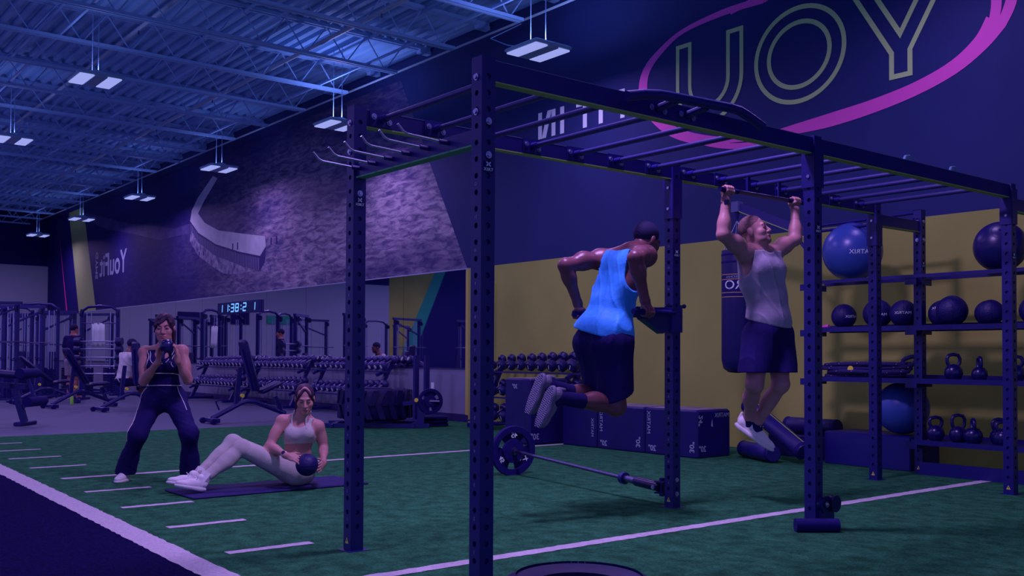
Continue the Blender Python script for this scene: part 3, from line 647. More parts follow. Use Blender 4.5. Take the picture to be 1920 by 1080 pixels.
# ================================================================== BALLS, KETTLEBELLS, BOXES
def sph_text(st, R, c, yaw, pitch, size, sx=1., bold=0.):
    # mirror-reversed lettering wrapped on a ball, centred on direction (yaw,pitch)
    mb = MB(); d0 = V(math.cos(pitch)*math.cos(yaw), math.cos(pitch)*math.sin(yaw), math.sin(pitch)); rt = unit(np.cross(ZW, d0)); upv = np.cross(d0, rt)
    def fn(x, y):
        a, b_ = -x/R, y/R; d = unit(d0*math.cos(a)*math.cos(b_)+rt*math.sin(a)+upv*math.sin(b_)); return V(*c)+d*(R+.0015)
    add_text(mb, st, (0, 0, 0), (1, 0, 0), (0, 1, 0), size, sx, fn=fn); return mb
CAMYAW = math.atan2(0-8.6, 0+5.0)
def ex_ball(x, y, z, R, mat, label, text=None, tilt=(0, 0, 0)):
    t = thing('exercise_ball', label, 'exercise ball', (x, y, z-R)); prof = []
    for i in range(61):
        a = -math.pi/2+math.pi*i/60; rr = R*(1+.004*math.cos(i*math.pi)) if 6 < i < 54 else R; prof.append((max(.0005, rr*math.cos(a)), rr*math.sin(a)))
    o = MB().lathe(prof, n=40).build('ball_skin', mat, t, smooth=60, loc=(0, 0, R)); o.rotation_euler = tilt
    MB().cyl((0, 0, R*.985), (0, 0, R*1.005), .012, n=10).build('plug', m_blackdull, o)
    if text: sph_text(text, R, (0, 0, R), CAMYAW+.35, -.1, .06, 1.1).build('print', m_white, t, smooth=0)
m_blue = M('blue_ball_vinyl', T(26, 34, 124), .32, spec=.5); m_blackball = M('black_ball_vinyl', (.009, .006, .10), .34, spec=.5)
ex_ball(-5.49, 8.70, 2.112, .285, m_blue, 'big blue exercise ball on the top rails of the storage shelves', 'MATRIX', (.5, .35, .2))
ex_ball(-4.05, 8.70, 2.04, .218, m_blackball, 'black ribbed exercise ball on the top rails at far right', None, (.9, .3, .2))
ex_ball(-5.10, 8.92, .585, .25, m_blue, 'blue exercise ball sitting low on the black plinth', None, (.4, .9, .2))
m_mb = M('medicine_ball_rubber', (.008, .005, .095), .5, spec=.4, bump=.25, bscale=60)
def med_ball(x, y, R, label, text, yo=0., po=0.):
    t = thing('medicine_ball', label, 'medicine ball', (x, y, 1.355), 0, 'medicine balls on the middle shelf')
    mb = MB(); mb.ball((0, 0, R), R, 26, 16); o = mb.build('ball_skin', m_mb, t, smooth=60)
    sm = MB()
    for k in range(3):
        a = k*math.pi/3; sm.tube([V(math.cos(a)*math.cos(q)*R*1.002, math.sin(a)*math.cos(q)*R*1.002, R+math.sin(q)*R*1.002) for q in np.linspace(0, 2*math.pi, 30)[:-1]], .0022, 4, closed=True)
    sm.build('seams', m_blackdull, t)
    if text: sph_text(text, R, (0, 0, R), CAMYAW+yo, po, .036, 1.2).build('print', m_white, t, smooth=0)
for a in ((-5.575, 8.68, .121, 'smallest medicine ball alone at the left end of the middle shelf', 'MATRIX', .8, -.05), (-5.21, 8.68, .137, 'medicine ball behind the rear post on the middle shelf', 'MATRIX', .1, -.1), (-4.955, 8.70, .128, 'medicine ball with white lettering just left of the storage post', 'MATRIX', -.05, .05),
          (-4.62, 8.78, .122, 'medicine ball half hidden behind a bigger one right of the storage post', 'MATRIX', -.2, .45), (-4.445, 8.62, .136, 'largest medicine ball, right of the storage post on the middle shelf', None), (-4.19, 8.76, .112, 'medicine ball tucked behind another near the right end of the shelf', None), (-4.09, 8.60, .110, 'medicine ball in front near the right end of the middle shelf', None), (-3.76, 8.68, .12, 'medicine ball at the right edge of the picture', None)): med_ball(*a)
def kb_parts(t, r=.085, hh=.2, mat=None):
    mat = mat or m_gloss
    MB().lathe([(.0005, 0), (r*.55, 0), (r*.8, r*.18), (r, r*.75), (r*.93, r*1.25), (r*.62, r*1.68), (.0005, r*1.85)], n=24).build('bell', mat, t, smooth=60)
    w = r*.72; MB().tube([(-w*.62, 0, r*1.5), (-w*.98, 0, r*1.95), (-w*1.05, 0, hh*.90), (-w*.75, 0, hh*1.04), (0, 0, hh*1.08), (w*.75, 0, hh*1.04), (w*1.05, 0, hh*.90), (w*.98, 0, r*1.95), (w*.62, 0, r*1.5)], .0155, 10).build('handle', mat, t, smooth=60)
for x, y, z, r, hh, rz, lb in ((-4.455, 8.66, .87, .080, .215, .95, 'large kettlebell with handle facing out on the third shelf'), (-4.22, 8.66, .87, .068, .19, 2.3, 'small kettlebell turned edge-on on the third shelf'), (-3.93, 8.7, .87, .08, .2, .3, 'kettlebell hidden behind the far front post on the third shelf'),
                               (-4.625, 8.66, .315, .078, .20, .95, 'leftmost kettlebell on the lowest shelf'), (-4.435, 8.70, .315, .078, .225, .95, 'tallest kettlebell, second from the left on the lowest shelf'), (-4.26, 8.62, .315, .08, .2, 2.2, 'kettlebell turned sideways in the middle of the lowest shelf'), (-4.10, 8.76, .315, .078, .205, .95, 'kettlebell set back, fourth along the lowest shelf'), (-3.995, 8.60, .315, .078, .195, .95, 'kettlebell nearest the far front post on the lowest shelf')):
    kb_parts(thing('kettlebell', lb, 'kettlebell', (x, y, z), rz, 'kettlebells on the storage shelves'), r, hh)
# battle rope
m_rope = M('battle_rope', T(22, 14, 78), .8, rgb2=T(14, 8, 70), vscale=60)
br = thing('battle_rope', 'thick black rope with yellow flecks coiled on the third shelf', 'rope', (-5.35, 8.68, .87))
pth = []; N = 220
for i in range(N):
    t = i/N*2*math.pi*5; k = i/N; ax = .46+.05*math.sin(t*.37); ay = .13+.03*math.cos(t*.6)
    pth.append((ax*math.cos(t)*(.8+.25*k), ay*math.sin(t), .03+.035*int(k*5)*.72+.012*math.sin(t*1.3)))
pth += [(.40, -.02, .17), (.48, 0, .21), (.53, .02, .20), (.50, .0, .14), (.42, 0, .10)]
MB().tube(cat_rom(pth, 2), .020, 8).build('rope_coil', m_rope, br)
fl = MB(); cp = cat_rom(pth, 2)
for i in range(6, len(cp)-6, 7):
    p_ = np.array(cp[i]); q_ = np.array(cp[i+2]); d_ = unit(q_-p_); a_, u_, _ = frame(d_)
    fl.tube([p_+a_*.0205+d_*-.01, p_+u_*.0205, p_-a_*.0205+d_*.01], .0028, 4)
o = fl.build('yellow_flecks', M('rope_fleck', T(130, 120, 100), .7), br); o['kind'] = 'stuff'
MB().lathe([(0, -.004), (.03, -.004), (.03, .004), (0, .004)], (-.05, -.165, .09), (0, 1, 0), 16).build('round_tag', m_yellow, br)
# small bright items by the hidden storage post
t = thing('small_dumbbell', 'small magenta dumbbell beside the first medicine ball', 'dumbbell', (-5.78, 8.62, 1.355)); MB().cyl((-.06, 0, .022), (.06, 0, .022), .012, n=8).build('handle', m_pink, t)
for s_ in (-.055, .055): MB().cyl((s_-.02, 0, .022), (s_+.02, 0, .022), .022, n=6).build('head', m_pink, t)
t = thing('marker_cone', 'red cone standing on the third shelf behind the middle front post', 'cone', (-5.835, 8.6, .87)); m_red = M('red_plastic', T(170, 20, 60), .5)
MB().lathe([(.045, .012), (.012, .2), (.0005, .2)], n=16).build('cone_body', m_red, t, smooth=60); MB().cbox((0, 0, .006), (.11, .11, .012)).build('cone_base', m_red, t)
tag(MB(off=(-5.4, 8.95, 0)).cbox((-5.37, 8.99, .165), (.93, .54, .33), bev=.012).build('plinth', m_black, loc=(-5.4, 8.95, 0)), 'low black plinth box standing under the blue ball', 'box')
# foam plyometric boxes
m_box = M('box_vinyl', (.007, .004, .10), .5, spec=.35, var=.15, vscale=6); m_boxtop = M('dusty_lit_box_top', T(92, 76, 112), .7, rgb2=T(56, 44, 96), vscale=3)  # dusty tan tops, paler for the light falling on them
def plyo(x0, x1, y0, y1, h, label, marks):
    c = ((x0+x1)/2, (y0+y1)/2, 0); t = thing('plyometric_box', label, 'plyo box', c, 0, 'foam plyometric boxes')
    MB(off=c).cbox((c[0], c[1], h/2), (x1-x0-.006, y1-y0-.006, h), bev=.018).build('foam_block', m_box, t)
    MB(off=c).box((x0+.03, y0+.03, h), (x1-.03, y1-.03, h+.004)).build('lit_top_sheet', m_boxtop, t, smooth=0)
    for y in (y0+.002, ): MB(off=c).box((x0+.02, y-.003, h*.03), (x1-.02, y, h*.05)).build('seam', m_blackdull, t, smooth=0)
    for st, face, a, z, sz, rot in marks:
        mb = MB(off=c)
        if face == 'y': o = (x0+(x1-x0)*a, y0-.002, z); h_ = V(-1, 0, 0)
        else: o = (x1+.002, y0+(y1-y0)*a, z); h_ = V(0, -1, 0)
        ux, uy = (h_, ZW) if rot == 0 else ((ZW, -h_) if rot == 1 else (-ZW, h_))
        if st == 'tri': mb.prism([(0, -.04), (.03, -.03), (.012, .04)], o, h_, ZW, -.001)
        else: add_text(mb, st, o, ux, uy, sz, bold=.002 if len(st) < 5 else .0004)
        mb.build('print', m_dimwhite, t, smooth=0)
plyo(-9.62, -9.12, 7.6, 8.2, .80, 'tall black foam box marked 30, standing left of the others', [('30"', 'y', .42, .70, .075, 0), ('30"', 'x', .13, .10, .10, 0), ('V', 'x', .6, .5, .09, 0)])
plyo(-9.00, -8.40, 8.0, 8.55, .51, 'black foam box beside the tall one, leftmost of the low row', [('MATRIX', 'y', .9, .24, .06, 1)])
plyo(-8.39, -7.635, 8.0, 8.55, .51, 'black foam box in the middle of the low row under the kneeling legs', [('20"', 'y', .16, .07, .085, 0), ('30"', 'y', .88, .12, .09, 1), ('MATRIX', 'y', .10, .33, .07, 1)])
plyo(-7.63, -6.87, 8.0, 8.55, .51, 'black foam box at the right end of the low row with markings on its end', [('20"', 'y', .16, .07, .085, 0), ('30"', 'y', .9, .12, .09, 1), ('MATRIX', 'y', .09, .35, .07, 1), ('24"', 'x', .10, .40, .085, 2), ('20"', 'x', .15, .10, .085, 0), ('MATRIX', 'x', .72, .45, .065, 0), ('tri', 'x', .45, .37, .07, 0)])
# foam rollers / bags leaning by the boxes
m_roll = M('grey_black_vinyl', (.012, .008, .12), .45, spec=.4, var=.2, vscale=8)
def roll(name, label, p, q, r, stripe=False):
    c = tuple((V(*p)+V(*q))/2); t = thing(name, label, 'roller', c); d = unit(V(*q)-V(*p)); L = np.linalg.norm(V(*q)-V(*p)); mb = MB(off=c)
    mb.lathe([(.0005, 0), (r*.9, 0), (r, .015), (r, L-.015), (r*.9, L), (.0005, L)], p, tuple(d), 24); mb.build('padded_tube', m_roll, t, smooth=40)
    a, u, _ = frame(d)
    mb = MB(off=c); mb.beam(V(*p)+u*r*1.0+d*.05, V(*q)+u*r*1.0-d*.05, .012, .004, up=u); mb.build('seam_line', m_trim_and_bounce, t, smooth=0)
    for e, s_ in ((V(*p), 1), (V(*q), -1)):
        mb = MB(off=c); mb.lathe([(r*.98, .01), (r*1.015, .01), (r*1.015, .05), (r*.98, .05)], tuple(e), tuple(d*s_), 24, True); mb.build('end_band', m_blackdull, t)
roll('foam_roller', 'long padded roller leaning down to the right beside the boxes', (-6.78, 8.72, .56), (-5.86, 8.42, .13), .088)
roll('foam_roller', 'padded roller lying against the wall behind the leaning one', (-6.62, 9.2, .33), (-5.95, 9.15, .33), .09)
roll('foam_roller', 'short padded roller lying on the turf under the hanging shoe', (-6.7, 8.55, .10), (-6.12, 8.28, .10), .085)
tag(MB(off=(-6.35, 9.18, 0)).cbox((-6.35, 9.17, .12), (.75, .34, .24), bev=.01).build('storage_bin', m_box, loc=(-6.35, 9.18, 0)), 'low black bin by the wall carrying a padded roller', 'box')
# heavy bag and its arm
hb_ = thing('heavy_bag', 'tall black punching bag hanging behind the man on the pull-up bar', 'punching bag', (-6.69, 8.43, .90)); m_bag = M('bag_vinyl', (.007, .004, .09), .38, spec=.45)
R = .165
MB().lathe([(.0005, .0), (R*.55, .008), (R*.88, .05), (R, .14), (R, 1.25), (R*.97, 1.30), (.05, 1.32), (.0005, 1.32)], n=32).build('bag_body', m_bag, hb_, smooth=60)
for z in (1.16, 1.24): MB().lathe([(R*1.0, z), (R*1.01, z+.004), (R*1.01, z+.02), (R*1.0, z+.024)], n=32).build('stitched_band', m_blackdull, hb_)
lab = MB()
ang0 = math.atan2(-8.43, 6.69)
def cyl_patch(mb, a0, a1, z0, z1, r, n=14):
    vs = []; 
    for i in range(n+1):
        a = a0+(a1-a0)*i/n; vs += [(r*math.cos(a), r*math.sin(a), z0), (r*math.cos(a), r*math.sin(a), z1)]
    mb.add(vs, [(2*i, 2*i+2, 2*i+3, 2*i+1) for i in range(n)])
cyl_patch(lab, ang0-1.25, ang0+1.25, .80, 1.04, R*1.004); lab.build('label_patch', m_navydark, hb_, smooth=0)
ln = MB()
for z in (.80, .845, .985, 1.036): cyl_patch(ln, ang0-1.25, ang0+1.25, z, z+.006, R*1.008)
ln.build('label_lines', M('label_gold', T(120, 84, 70), .6), hb_, smooth=0)
def cyl_text(st, z, size, sx=1, bold=0):
    mb = MB(); fn = lambda x, y: V(R*1.011*math.cos(ang0-x/R), R*1.011*math.sin(ang0-x/R), z+y)
    add_text(mb, st, (0, 0, 0), (1, 0, 0), (0, 1, 0), size, sx, fn=fn); return mb
cyl_text('PRO', .925, .135, 1.1).build('label_print', m_white, hb_, smooth=0); cyl_text('PROFESSIONAL', 1.012, .034, 1.1).build('label_print', m_dimwhite, hb_, smooth=0)
ch = MB()
for k in range(4):
    a = k*math.pi/2+.5; ch.tube([(R*.85*math.cos(a), R*.85*math.sin(a), 1.30), (.0, 0, 1.62)], .005, 5)
ch.build('chains', m_chrome, hb_)
tg = thing('bag_hanger_arm', 'black sloping steel arm carrying the punching bag', 'bracket', (-6.69, 8.43, 2.6)); TO = (-6.69, 8.43, 2.6)
MB(off=TO).beam((-6.66, 8.43, 2.66), (-5.95, 8.66, 2.33), .05, .085).build('arm', m_black, tg, smooth=0)
MB(off=TO).beam((-6.66, 8.425, 2.613), (-5.97, 8.65, 2.288), .052, .008).build('bounce_strip', m_trim_and_bounce, tg, smooth=0)  # olive strip under the arm, reflected light painted in
MB(off=TO).cbox((-6.69, 8.43, 2.665), (.09, .09, .11)).build('arm_head', M('arm_head_grey', T(50, 42, 112), .5), tg); MB(off=TO).cyl((-6.69, 8.43, 2.62), (-6.69, 8.43, 2.52), .03, .012, n=10).build('swivel', m_black, tg)
MB(off=TO).beam((-6.15, 8.60, 2.40), (-5.93, 8.66, 2.10), .03, .03).build('brace', m_black, tg, smooth=0)
# ================================================================== DUMBBELL RACKS
def db_mesh(r, hl, hd, two=True):
    mb = MB(); n = 10
    for s_ in (-1, 1):
        mb.mat(0).lathe([(.0005, s_*(hl/2+hd)), (r*.72, s_*(hl/2+hd)), (r, s_*(hl/2+hd*.75)), (r, s_*(hl/2+hd*.2)), (r*.8, s_*hl/2), (.0005, s_*hl/2)], (0, 0, 0), (0, 1, 0), n)
        mb.mat(1).lathe([(.0005, s_*(hl/2+hd+.001)), (r*.5, s_*(hl/2+hd+.001)), (r*.52, s_*(hl/2+hd-.002))], (0, 0, 0), (0, 1, 0), 8)
    mb.mat(2).cyl((0, -hl/2, 0), (0, hl/2, 0), .016, n=8)
    return mb
m_dbmark = M('dumbbell_face_print', T(120, 112, 170), .5); m_db = M('dumbbell_rubber', (.008, .005, .10), .4, spec=.5)
def rack(x0, x1, tiers, label, front_y=8.78, wall_y=9.3):
    cx = (x0+x1)/2; t = thing('dumbbell_rack', label, 'dumbbell rack', (cx, 9.05, 0)); O = (cx, 9.05, 0)
    for x in (x0+.25, x1-.25):
        MB(off=O).beam((x, 8.62, .06), (x, 9.34, .06), .08, .06).build('foot', m_black, t, smooth=0); MB(off=O).beam((x, 8.80, .06), (x, 9.28, 1.02), .06, .07, up=(0, 1, 0)).build('upright', m_black, t, smooth=0)
    for y, z in tiers:
        for dy, dz in ((-.11, -.125), (.11, -.02)): MB(off=O).beam((x0, y+dy, z+dz-.01), (x1, y+dy, z+dz-.01), .05, .02).build('shelf_rail', m_black, t, smooth=0)
        for x in (x0+.25, x1-.25): MB(off=O).beam((x, y-.2, z-.20), (x, y+.2, z-.03), .05, .05).build('shelf_arm', m_black, t, smooth=0)
    return t
me_db = db_mesh(.068, .13, .085).mesh('dumbbell', [M('dumbbell_head_grey', (.03, .022, .16), .35, spec=.5), m_dbmark, m_steel], 40)
ORD = 'first second third fourth fifth sixth seventh eighth ninth tenth eleventh twelfth thirteenth fourteenth fifteenth sixteenth seventeenth eighteenth nineteenth twentieth twenty-first twenty-second twenty-third'.split()
def db_parts(r, hl, hd):
    out = []
    for s_ in (-1, 1):
        out.append(('head', MB().lathe([(.0005, s_*(hl/2+hd)), (r*.72, s_*(hl/2+hd)), (r, s_*(hl/2+hd*.75)), (r, s_*(hl/2+hd*.2)), (r*.8, s_*hl/2), (.0005, s_*hl/2)], (0, 0, 0), (0, 1, 0), 14).mesh('head', m_db, 40)))
        out.append(('face_print', MB().ribbon([(-r*.3, -r*.35), (r*.1, r*.4)], .012, (0, s_*(hl/2+hd+.0005), 0), (1, 0, 0), (0, 0, 1), .0008 if s_ < 0 else -.0008).mesh('face_print', m_dbmark, 0)))
    out.append(('handle', MB().cyl((0, -hl/2, 0), (0, hl/2, 0), .016, n=10).mesh('handle', m_steel, 40)))
    return out
DBP = db_parts(.068, .13, .085)
def fill(x0, x1, tiers, n, names, group, sc=1., parts=False):
    for (y, z), lb in zip(tiers, names):
        for i in range(n):
            x = x0+(x1-x0)*(i+.5)/n; k = sc*(.85+.3*i/n); loc = (x, y, z+.068*k-.055); rot = (math.radians(27)+random.uniform(-.03, .03), random.uniform(0, 6) if not parts else random.uniform(-.5, .5), random.uniform(-.04, .04)); label = '%s dumbbell from the left %s' % (ORD[i], lb)
            if parts:
                o = thing('dumbbell', label, 'dumbbell', loc, 0, group)
                for nm, me in DBP: inst(nm, me, o)
            else: o = tag(inst('dumbbell', me_db), label, 'dumbbell', group); o.location = loc
            o.rotation_mode = 'YXZ'; o.rotation_euler = rot; o.scale = (k, k, k)
tiers = ((9.14, .93), (8.96, .50))
for (x0, x1), where in (((-17.5, -14.65), 'nearest'), ((-20.45, -17.65), 'middle'), ((-23.4, -20.6), 'farthest')):
    rack(x0, x1, tiers, '%s of the three long dumbbell racks under the mirror' % where)
    fill(x0+.08, x1-.08, tiers, 13, ['on the upper tier of the %s rack under the mirror' % where, 'on the lower tier of the %s rack under the mirror' % where], 'dumbbells under the mirror', 1.0)
rt3 = ((9.18, .97), (9.02, .60), (8.86, .25))
rack(-12.0, -9.75, rt3, 'three-tier dumbbell rack against the yellow wall behind the tall foam box')
fill(-11.9, -9.85, rt3, 9, ['on the top tier against the yellow wall', 'on the middle tier against the yellow wall', 'on the lowest tier against the yellow wall'], 'dumbbells by the yellow wall', 1.15, True)
# ================================================================== BENCHES
def bench(loc, rz, label, back=72, seat=14, sc=1.):
    t = thing('weight_bench', label, 'bench', loc, rz); t.scale = (sc, sc, sc)
    MB().tube([(0, 0, .08), (.45, 0, .30), (.55, 0, .33), (.68, 0, .32), (1.2, 0, .12)], .038, 8).build('base_rail', m_black, t)
    MB().cbox((0, 0, .055), (.09, .46, .07), bev=.01).build('rear_foot', m_black, t); MB().cbox((1.22, 0, .05), (.09, .44, .08), bev=.01).build('front_foot', m_black, t)
    for s_ in (-1, 1): MB().cyl((-.06, s_*.2, .045), (-.06, s_*.25, .045), .045, n=14).build('wheel', m_blackdull, t)
    MB().beam((.38, 0, .27), (.44, 0, .86), .04, .06).build('ladder_post', m_black, t, smooth=0)
    MB().beam((.355, 0, .40), (.41, 0, .86), .015, .02).build('ladder_face', m_steel, t, smooth=0)
    MB().beam((1.02, 0, .40), (1.14, 0, .12), .06, .05).build('front_leg', m_black, t, smooth=0)
    b = math.radians(back); d = V(-math.cos(b), 0, math.sin(b)); p0 = V(.70, 0, .48); nn = V(math.sin(b), 0, math.cos(b))
    L = .84; rot = np.stack([d, V(0, 1, 0), np.cross(d, V(0, 1, 0))], 1)
    MB().cbox(p0+d*L/2, (L, .28, .075), rot, bev=.03).build('back_pad', m_vinyl, t)
    MB().beam(p0+d*.02-nn*.05, p0+d*.7-nn*.05, .05, .03, up=nn).build('pad_frame', m_black, t, smooth=0)
    s = math.radians(seat); d2 = V(math.cos(s), 0, math.sin(s)); rot2 = np.stack([d2, V(0, 1, 0), np.cross(d2, V(0, 1, 0))], 1)
    MB().cbox(V(.74, 0, .46)+d2*.2, (.40, .28, .07), rot2, bev=.03).build('seat_pad', m_vinyl, t)
    MB().cyl((.45, -.05, .42), (.45, -.09, .42), .03, n=12).build('knob', m_yellow, t)
    MB().tube([(.15, .1, .2), (.1, .12, .33), (.2, .12, .36)], .015, 6).build('handle', m_black, t)
    return t
bench((-14.95, 6.02, 0), math.atan2(1.12, .02), 'black incline bench with a steep back pad at the turf edge', 74, 24, 1.02)
bench((-19.25, 5.62, 0), math.atan2(1.0, -.15), 'black bench carrying the seated man in the white shirt', 86, 2, 1.0)
bench((-20.9, 5.15, 0), math.atan2(1.0, -.2), 'black incline bench left of the white-shirted man', 58, 4)
bench((-23.2, 5.0, 0), math.atan2(1.0, .05), 'black reclined bench below the standing man in black', 40, 6)
dt = thing('decline_bench', 'black padded decline bench with ankle rollers at the left picture edge', 'bench', (-16.3, 3.55, 0), math.radians(51))
MB().beam((-.08, 0, .62), (.10, 0, .04), .09, .07, up=(0, 1, 0)).build('leg', m_black, dt, smooth=0); MB().cbox((.11, 0, .03), (.12, .5, .06), bev=.012).build('foot', m_black, dt)
rr = np.array([[math.cos(-.08), 0, math.sin(-.08)], [0, 1, 0], [-math.sin(-.08), 0, math.cos(-.08)]]).T
MB().cbox((-.55, 0, .80), (1.25, .34, .10), rr, bev=.04).build('pad', m_vinyl, dt)
MB().beam((-1.1, 0, .66), (.12, 0, .58), .07, .08).build('frame_beam', m_black, dt, smooth=0)
for x, z in ((.14, .78), (.26, .36)):
    MB().cyl((x, -.26, z), (x, .26, z), .075, n=18).build('ankle_roller', m_blackdull, dt)
MB().beam((.10, 0, .80), (.27, 0, .36), .04, .05, up=(0, 1, 0)).build('roller_arm', m_black, dt, smooth=0); MB().beam((.05, 0, .27), (.22, 0, .34), .05, .05).build('roller_link', m_black, dt, smooth=0)
# ================================================================== CABLE MACHINES AND RACKS
def tower(loc, rz, label, h=2.25, w=.9, kind=0, cat='machine'):
    t = thing('cable_machine', label, cat, loc, rz)
    for s_ in (-1, 1):
        MB().beam((s_*w/2, 0, 0), (s_*w/2, 0, h), .07, .09, up=(0, 1, 0)).build('column', m_black, t, smooth=0)
        MB().cbox((s_*w/2, 0, .03), (.12, .8, .06), bev=.01).build('foot', m_black, t)
        for dx in (-.06, .06): MB().cyl((s_*(w/2-.16)+dx, .05, .08), (s_*(w/2-.16)+dx, .05, h-.08), .012, n=8).build('guide_rod', m_chrome, t)
        st = MB()
        for k in range(12): st.box((s_*(w/2-.16)-.11, 0, .1+.05*k), (s_*(w/2-.16)+.11, .1, .1+.05*k+.043))
        o = st.build('weight_stack', m_blackdull, t, smooth=0); o['kind'] = 'stuff'
        MB().lathe([(.0005, -.02), (.07, -.02), (.058, 0), (.07, .02), (.0005, .02)], (s_*w/2, -.08, h-.12), (1, 0, 0), 16).build('pulley', m_gloss, t)
        MB().cyl((s_*w/2, -.14, h-.12), (s_*w/2, -.14, .95), .005, n=5).build('cable', m_steel, t)
        MB().tube([(s_*w/2-.06, -.14, .93), (s_*w/2, -.14, .99), (s_*w/2+.06, -.14, .93)], .014, 6, closed=True).build('grip', m_blackdull, t)
    if kind == 0: MB().tube([(-w/2, 0, h-.05), (-w/3, 0, h+.06), (0, 0, h+.09), (w/3, 0, h+.06), (w/2, 0, h-.05)], .035, 8).build('top_arch', m_black, t)
    else:
        MB().beam((-w/2-.1, 0, h), (w/2+.1, 0, h), .08, .07).build('top_beam', m_black, t, smooth=0)
        MB().cyl((-w/2-.25, -.1, 1.35), (w/2+.25, -.1, 1.35), .014, n=8).build('barbell_rail', m_steel, t)
        MB().beam((-w/2, 0, h-.5), (w/2, 0, h-.1), .04, .04).build('brace', m_black, t, smooth=0)
    MB().beam((-w/2, .0, .06), (w/2, .0, .06), .06, .06).build('base_beam', m_black, t, smooth=0)
    if kind == 2:
        MB().cbox((0, -.35, .48), (.3, .4, .07), bev=.02).build('seat', m_vinyl, t); MB().cbox((0, -.12, .85), (.28, .07, .6), bev=.02).build('back_pad', m_vinyl, t); MB().beam((0, -.35, 0), (0, -.35, .45), .06, .06, up=(0, 1, 0)).build('seat_post', m_black, t, smooth=0)
    return t
spots = [(-27.3, 7.9, .9, 0, 'arched cable tower nearest the mirror beside the hanging towel'), (-28.6, 7.2, .7, 1, 'cable tower with straight top beam beside the arched one'), (-27.0, 6.3, 1.1, 0, 'tall arched cable tower behind the standing man'), (-26.0, 5.75, .8, 2, 'seated cable machine left of the standing man'), (-29.5, 6.3, .9, 0, 'arched cable tower far back left of the standing man'),
         (-31.5, 6.6, .8, 1, 'straight topped tower at the far left background'), (-24.6, 4.85, 1.0, 1, 'cable frame at the left picture edge'), (-33, 7.4, .9, 2, 'farthest seated machine by the end wall'), (-29.6, 8.5, .6, 1, 'straight topped tower against the mirror above the barbells'), (-30.2, 7.5, .9, 2, 'seated tower between the arched towers'), (-34.5, 6.4, .8, 0, 'arched tower before the end wall at far left'), (-28.0, 5.3, .9, 0, 'arched tower cut by the left picture edge')]
for x, y, rz, kd, lb in spots: tower((x, y, 0), rz, lb, 2.22+.05*(kd == 0), .95, kd)
msp = [(-27, 1.5, 1.2, 1, 'rack machine facing the mirror, third from its reflection\'s right end'), (-30, 3.4, 1.4, 1, 'tall frame reflected behind the dumbbells beside the clock'), (-27, -1.0, 1.3, 2, 'seated frame reflected at the right of the mirror'), (-31, .3, 1.2, 0, 'arched frame reflected in the middle of the mirror'), (-28.5, -3.6, 1.3, 1, 'dark frame reflected before the navy painted wall'), (-25.5, -5.2, 1.4, 2, 'seated frame reflected at the mirror\'s right edge'), (-33.5, -2.4, 1.0, 1, 'farthest frame reflected before the yellow wall')]
for x, y, rz, kd, lb in msp: tower((x, y, 0), rz, lb, 2.25, 1.3, kd)
# rack of fixed barbells
BO = (-24.3, 7.05, 0)
fbk = thing('barbell_rack', 'upright rack of fixed barbells behind the white-shirted man', 'barbell rack', BO, math.radians(51))
for s_ in (-.42, .42): MB().beam((s_, .1, 0), (s_, -.05, 1.45), .06, .06, up=(0, 1, 0)).build('post', m_black, fbk, smooth=0); MB().cbox((s_, 0, .03), (.08, .7, .06)).build('foot', m_black, fbk)
for k, z in enumerate((.62, .80, 1.0, 1.2, 1.38)):
    for s_ in (-.42, .42): MB().box((s_-.03, -.14, z-.05), (s_+.03, .05, z-.02)).build('saddle', m_black, fbk, smooth=0)
wn = ('lowest', 'second lowest', 'middle', 'second highest', 'highest')
for k, z in enumerate((.62, .80, 1.0, 1.2, 1.38)):
    t = thing('fixed_barbell', '%s chrome barbell in the rack behind the white-shirted man' % wn[k], 'barbell', (BO[0]+.08, BO[1]-.07, z), math.radians(51), 'fixed barbells in the rack')
    MB().cyl((-.55, 0, 0), (.55, 0, 0), .016, n=8).build('bar', m_chrome, t)
    for s_ in (-1, 1): MB().cyl((s_*.42, 0, 0), (s_*.56, 0, 0), .06+.008*k, n=12).build('head', m_db, t)
tw = thing('towel', 'white towel hanging on the cable machine behind the barbell rack', 'towel', (-27.22, 7.83, 1.28)); mb = MB(); nx = 8
vs = []
for i in range(nx+1):
    for j, z in enumerate((.62, .4, .15, 0)): vs.append(((i/nx-.5)*.34, .02*math.sin(i*1.9)+.01*j, z*(1 if j < 3 else 1)))
mb.add(vs, [(i*4+j, (i+1)*4+j, (i+1)*4+j+1, i*4+j+1) for i in range(nx) for j in range(3)]); o = mb.build('cloth', M('white_towel', T(120, 112, 176), .9), tw); o.modifiers.new('s', 'SOLIDIFY').thickness = .012; tw.rotation_euler = (0, 0, .9)
tw2 = MB(); tw2.cyl((-.46, 0, .62), (.46, 0, .62), .012, n=8).build('towel_bar', m_black, tw)
t = thing('water_bottle', 'small yellow-green water bottle on the floor among the benches', 'bottle', (-22.5, 5.95, 0)); MB().lathe([(.0005, 0), (.035, 0), (.037, .02), (.037, .16), (.02, .19), (.02, .21)], n=14).build('bottle_body', M('lime_plastic', T(84, 110, 60), .4), t); MB().cyl((0, 0, .205), (0, 0, .24), .023, n=12).build('cap', m_black, t)
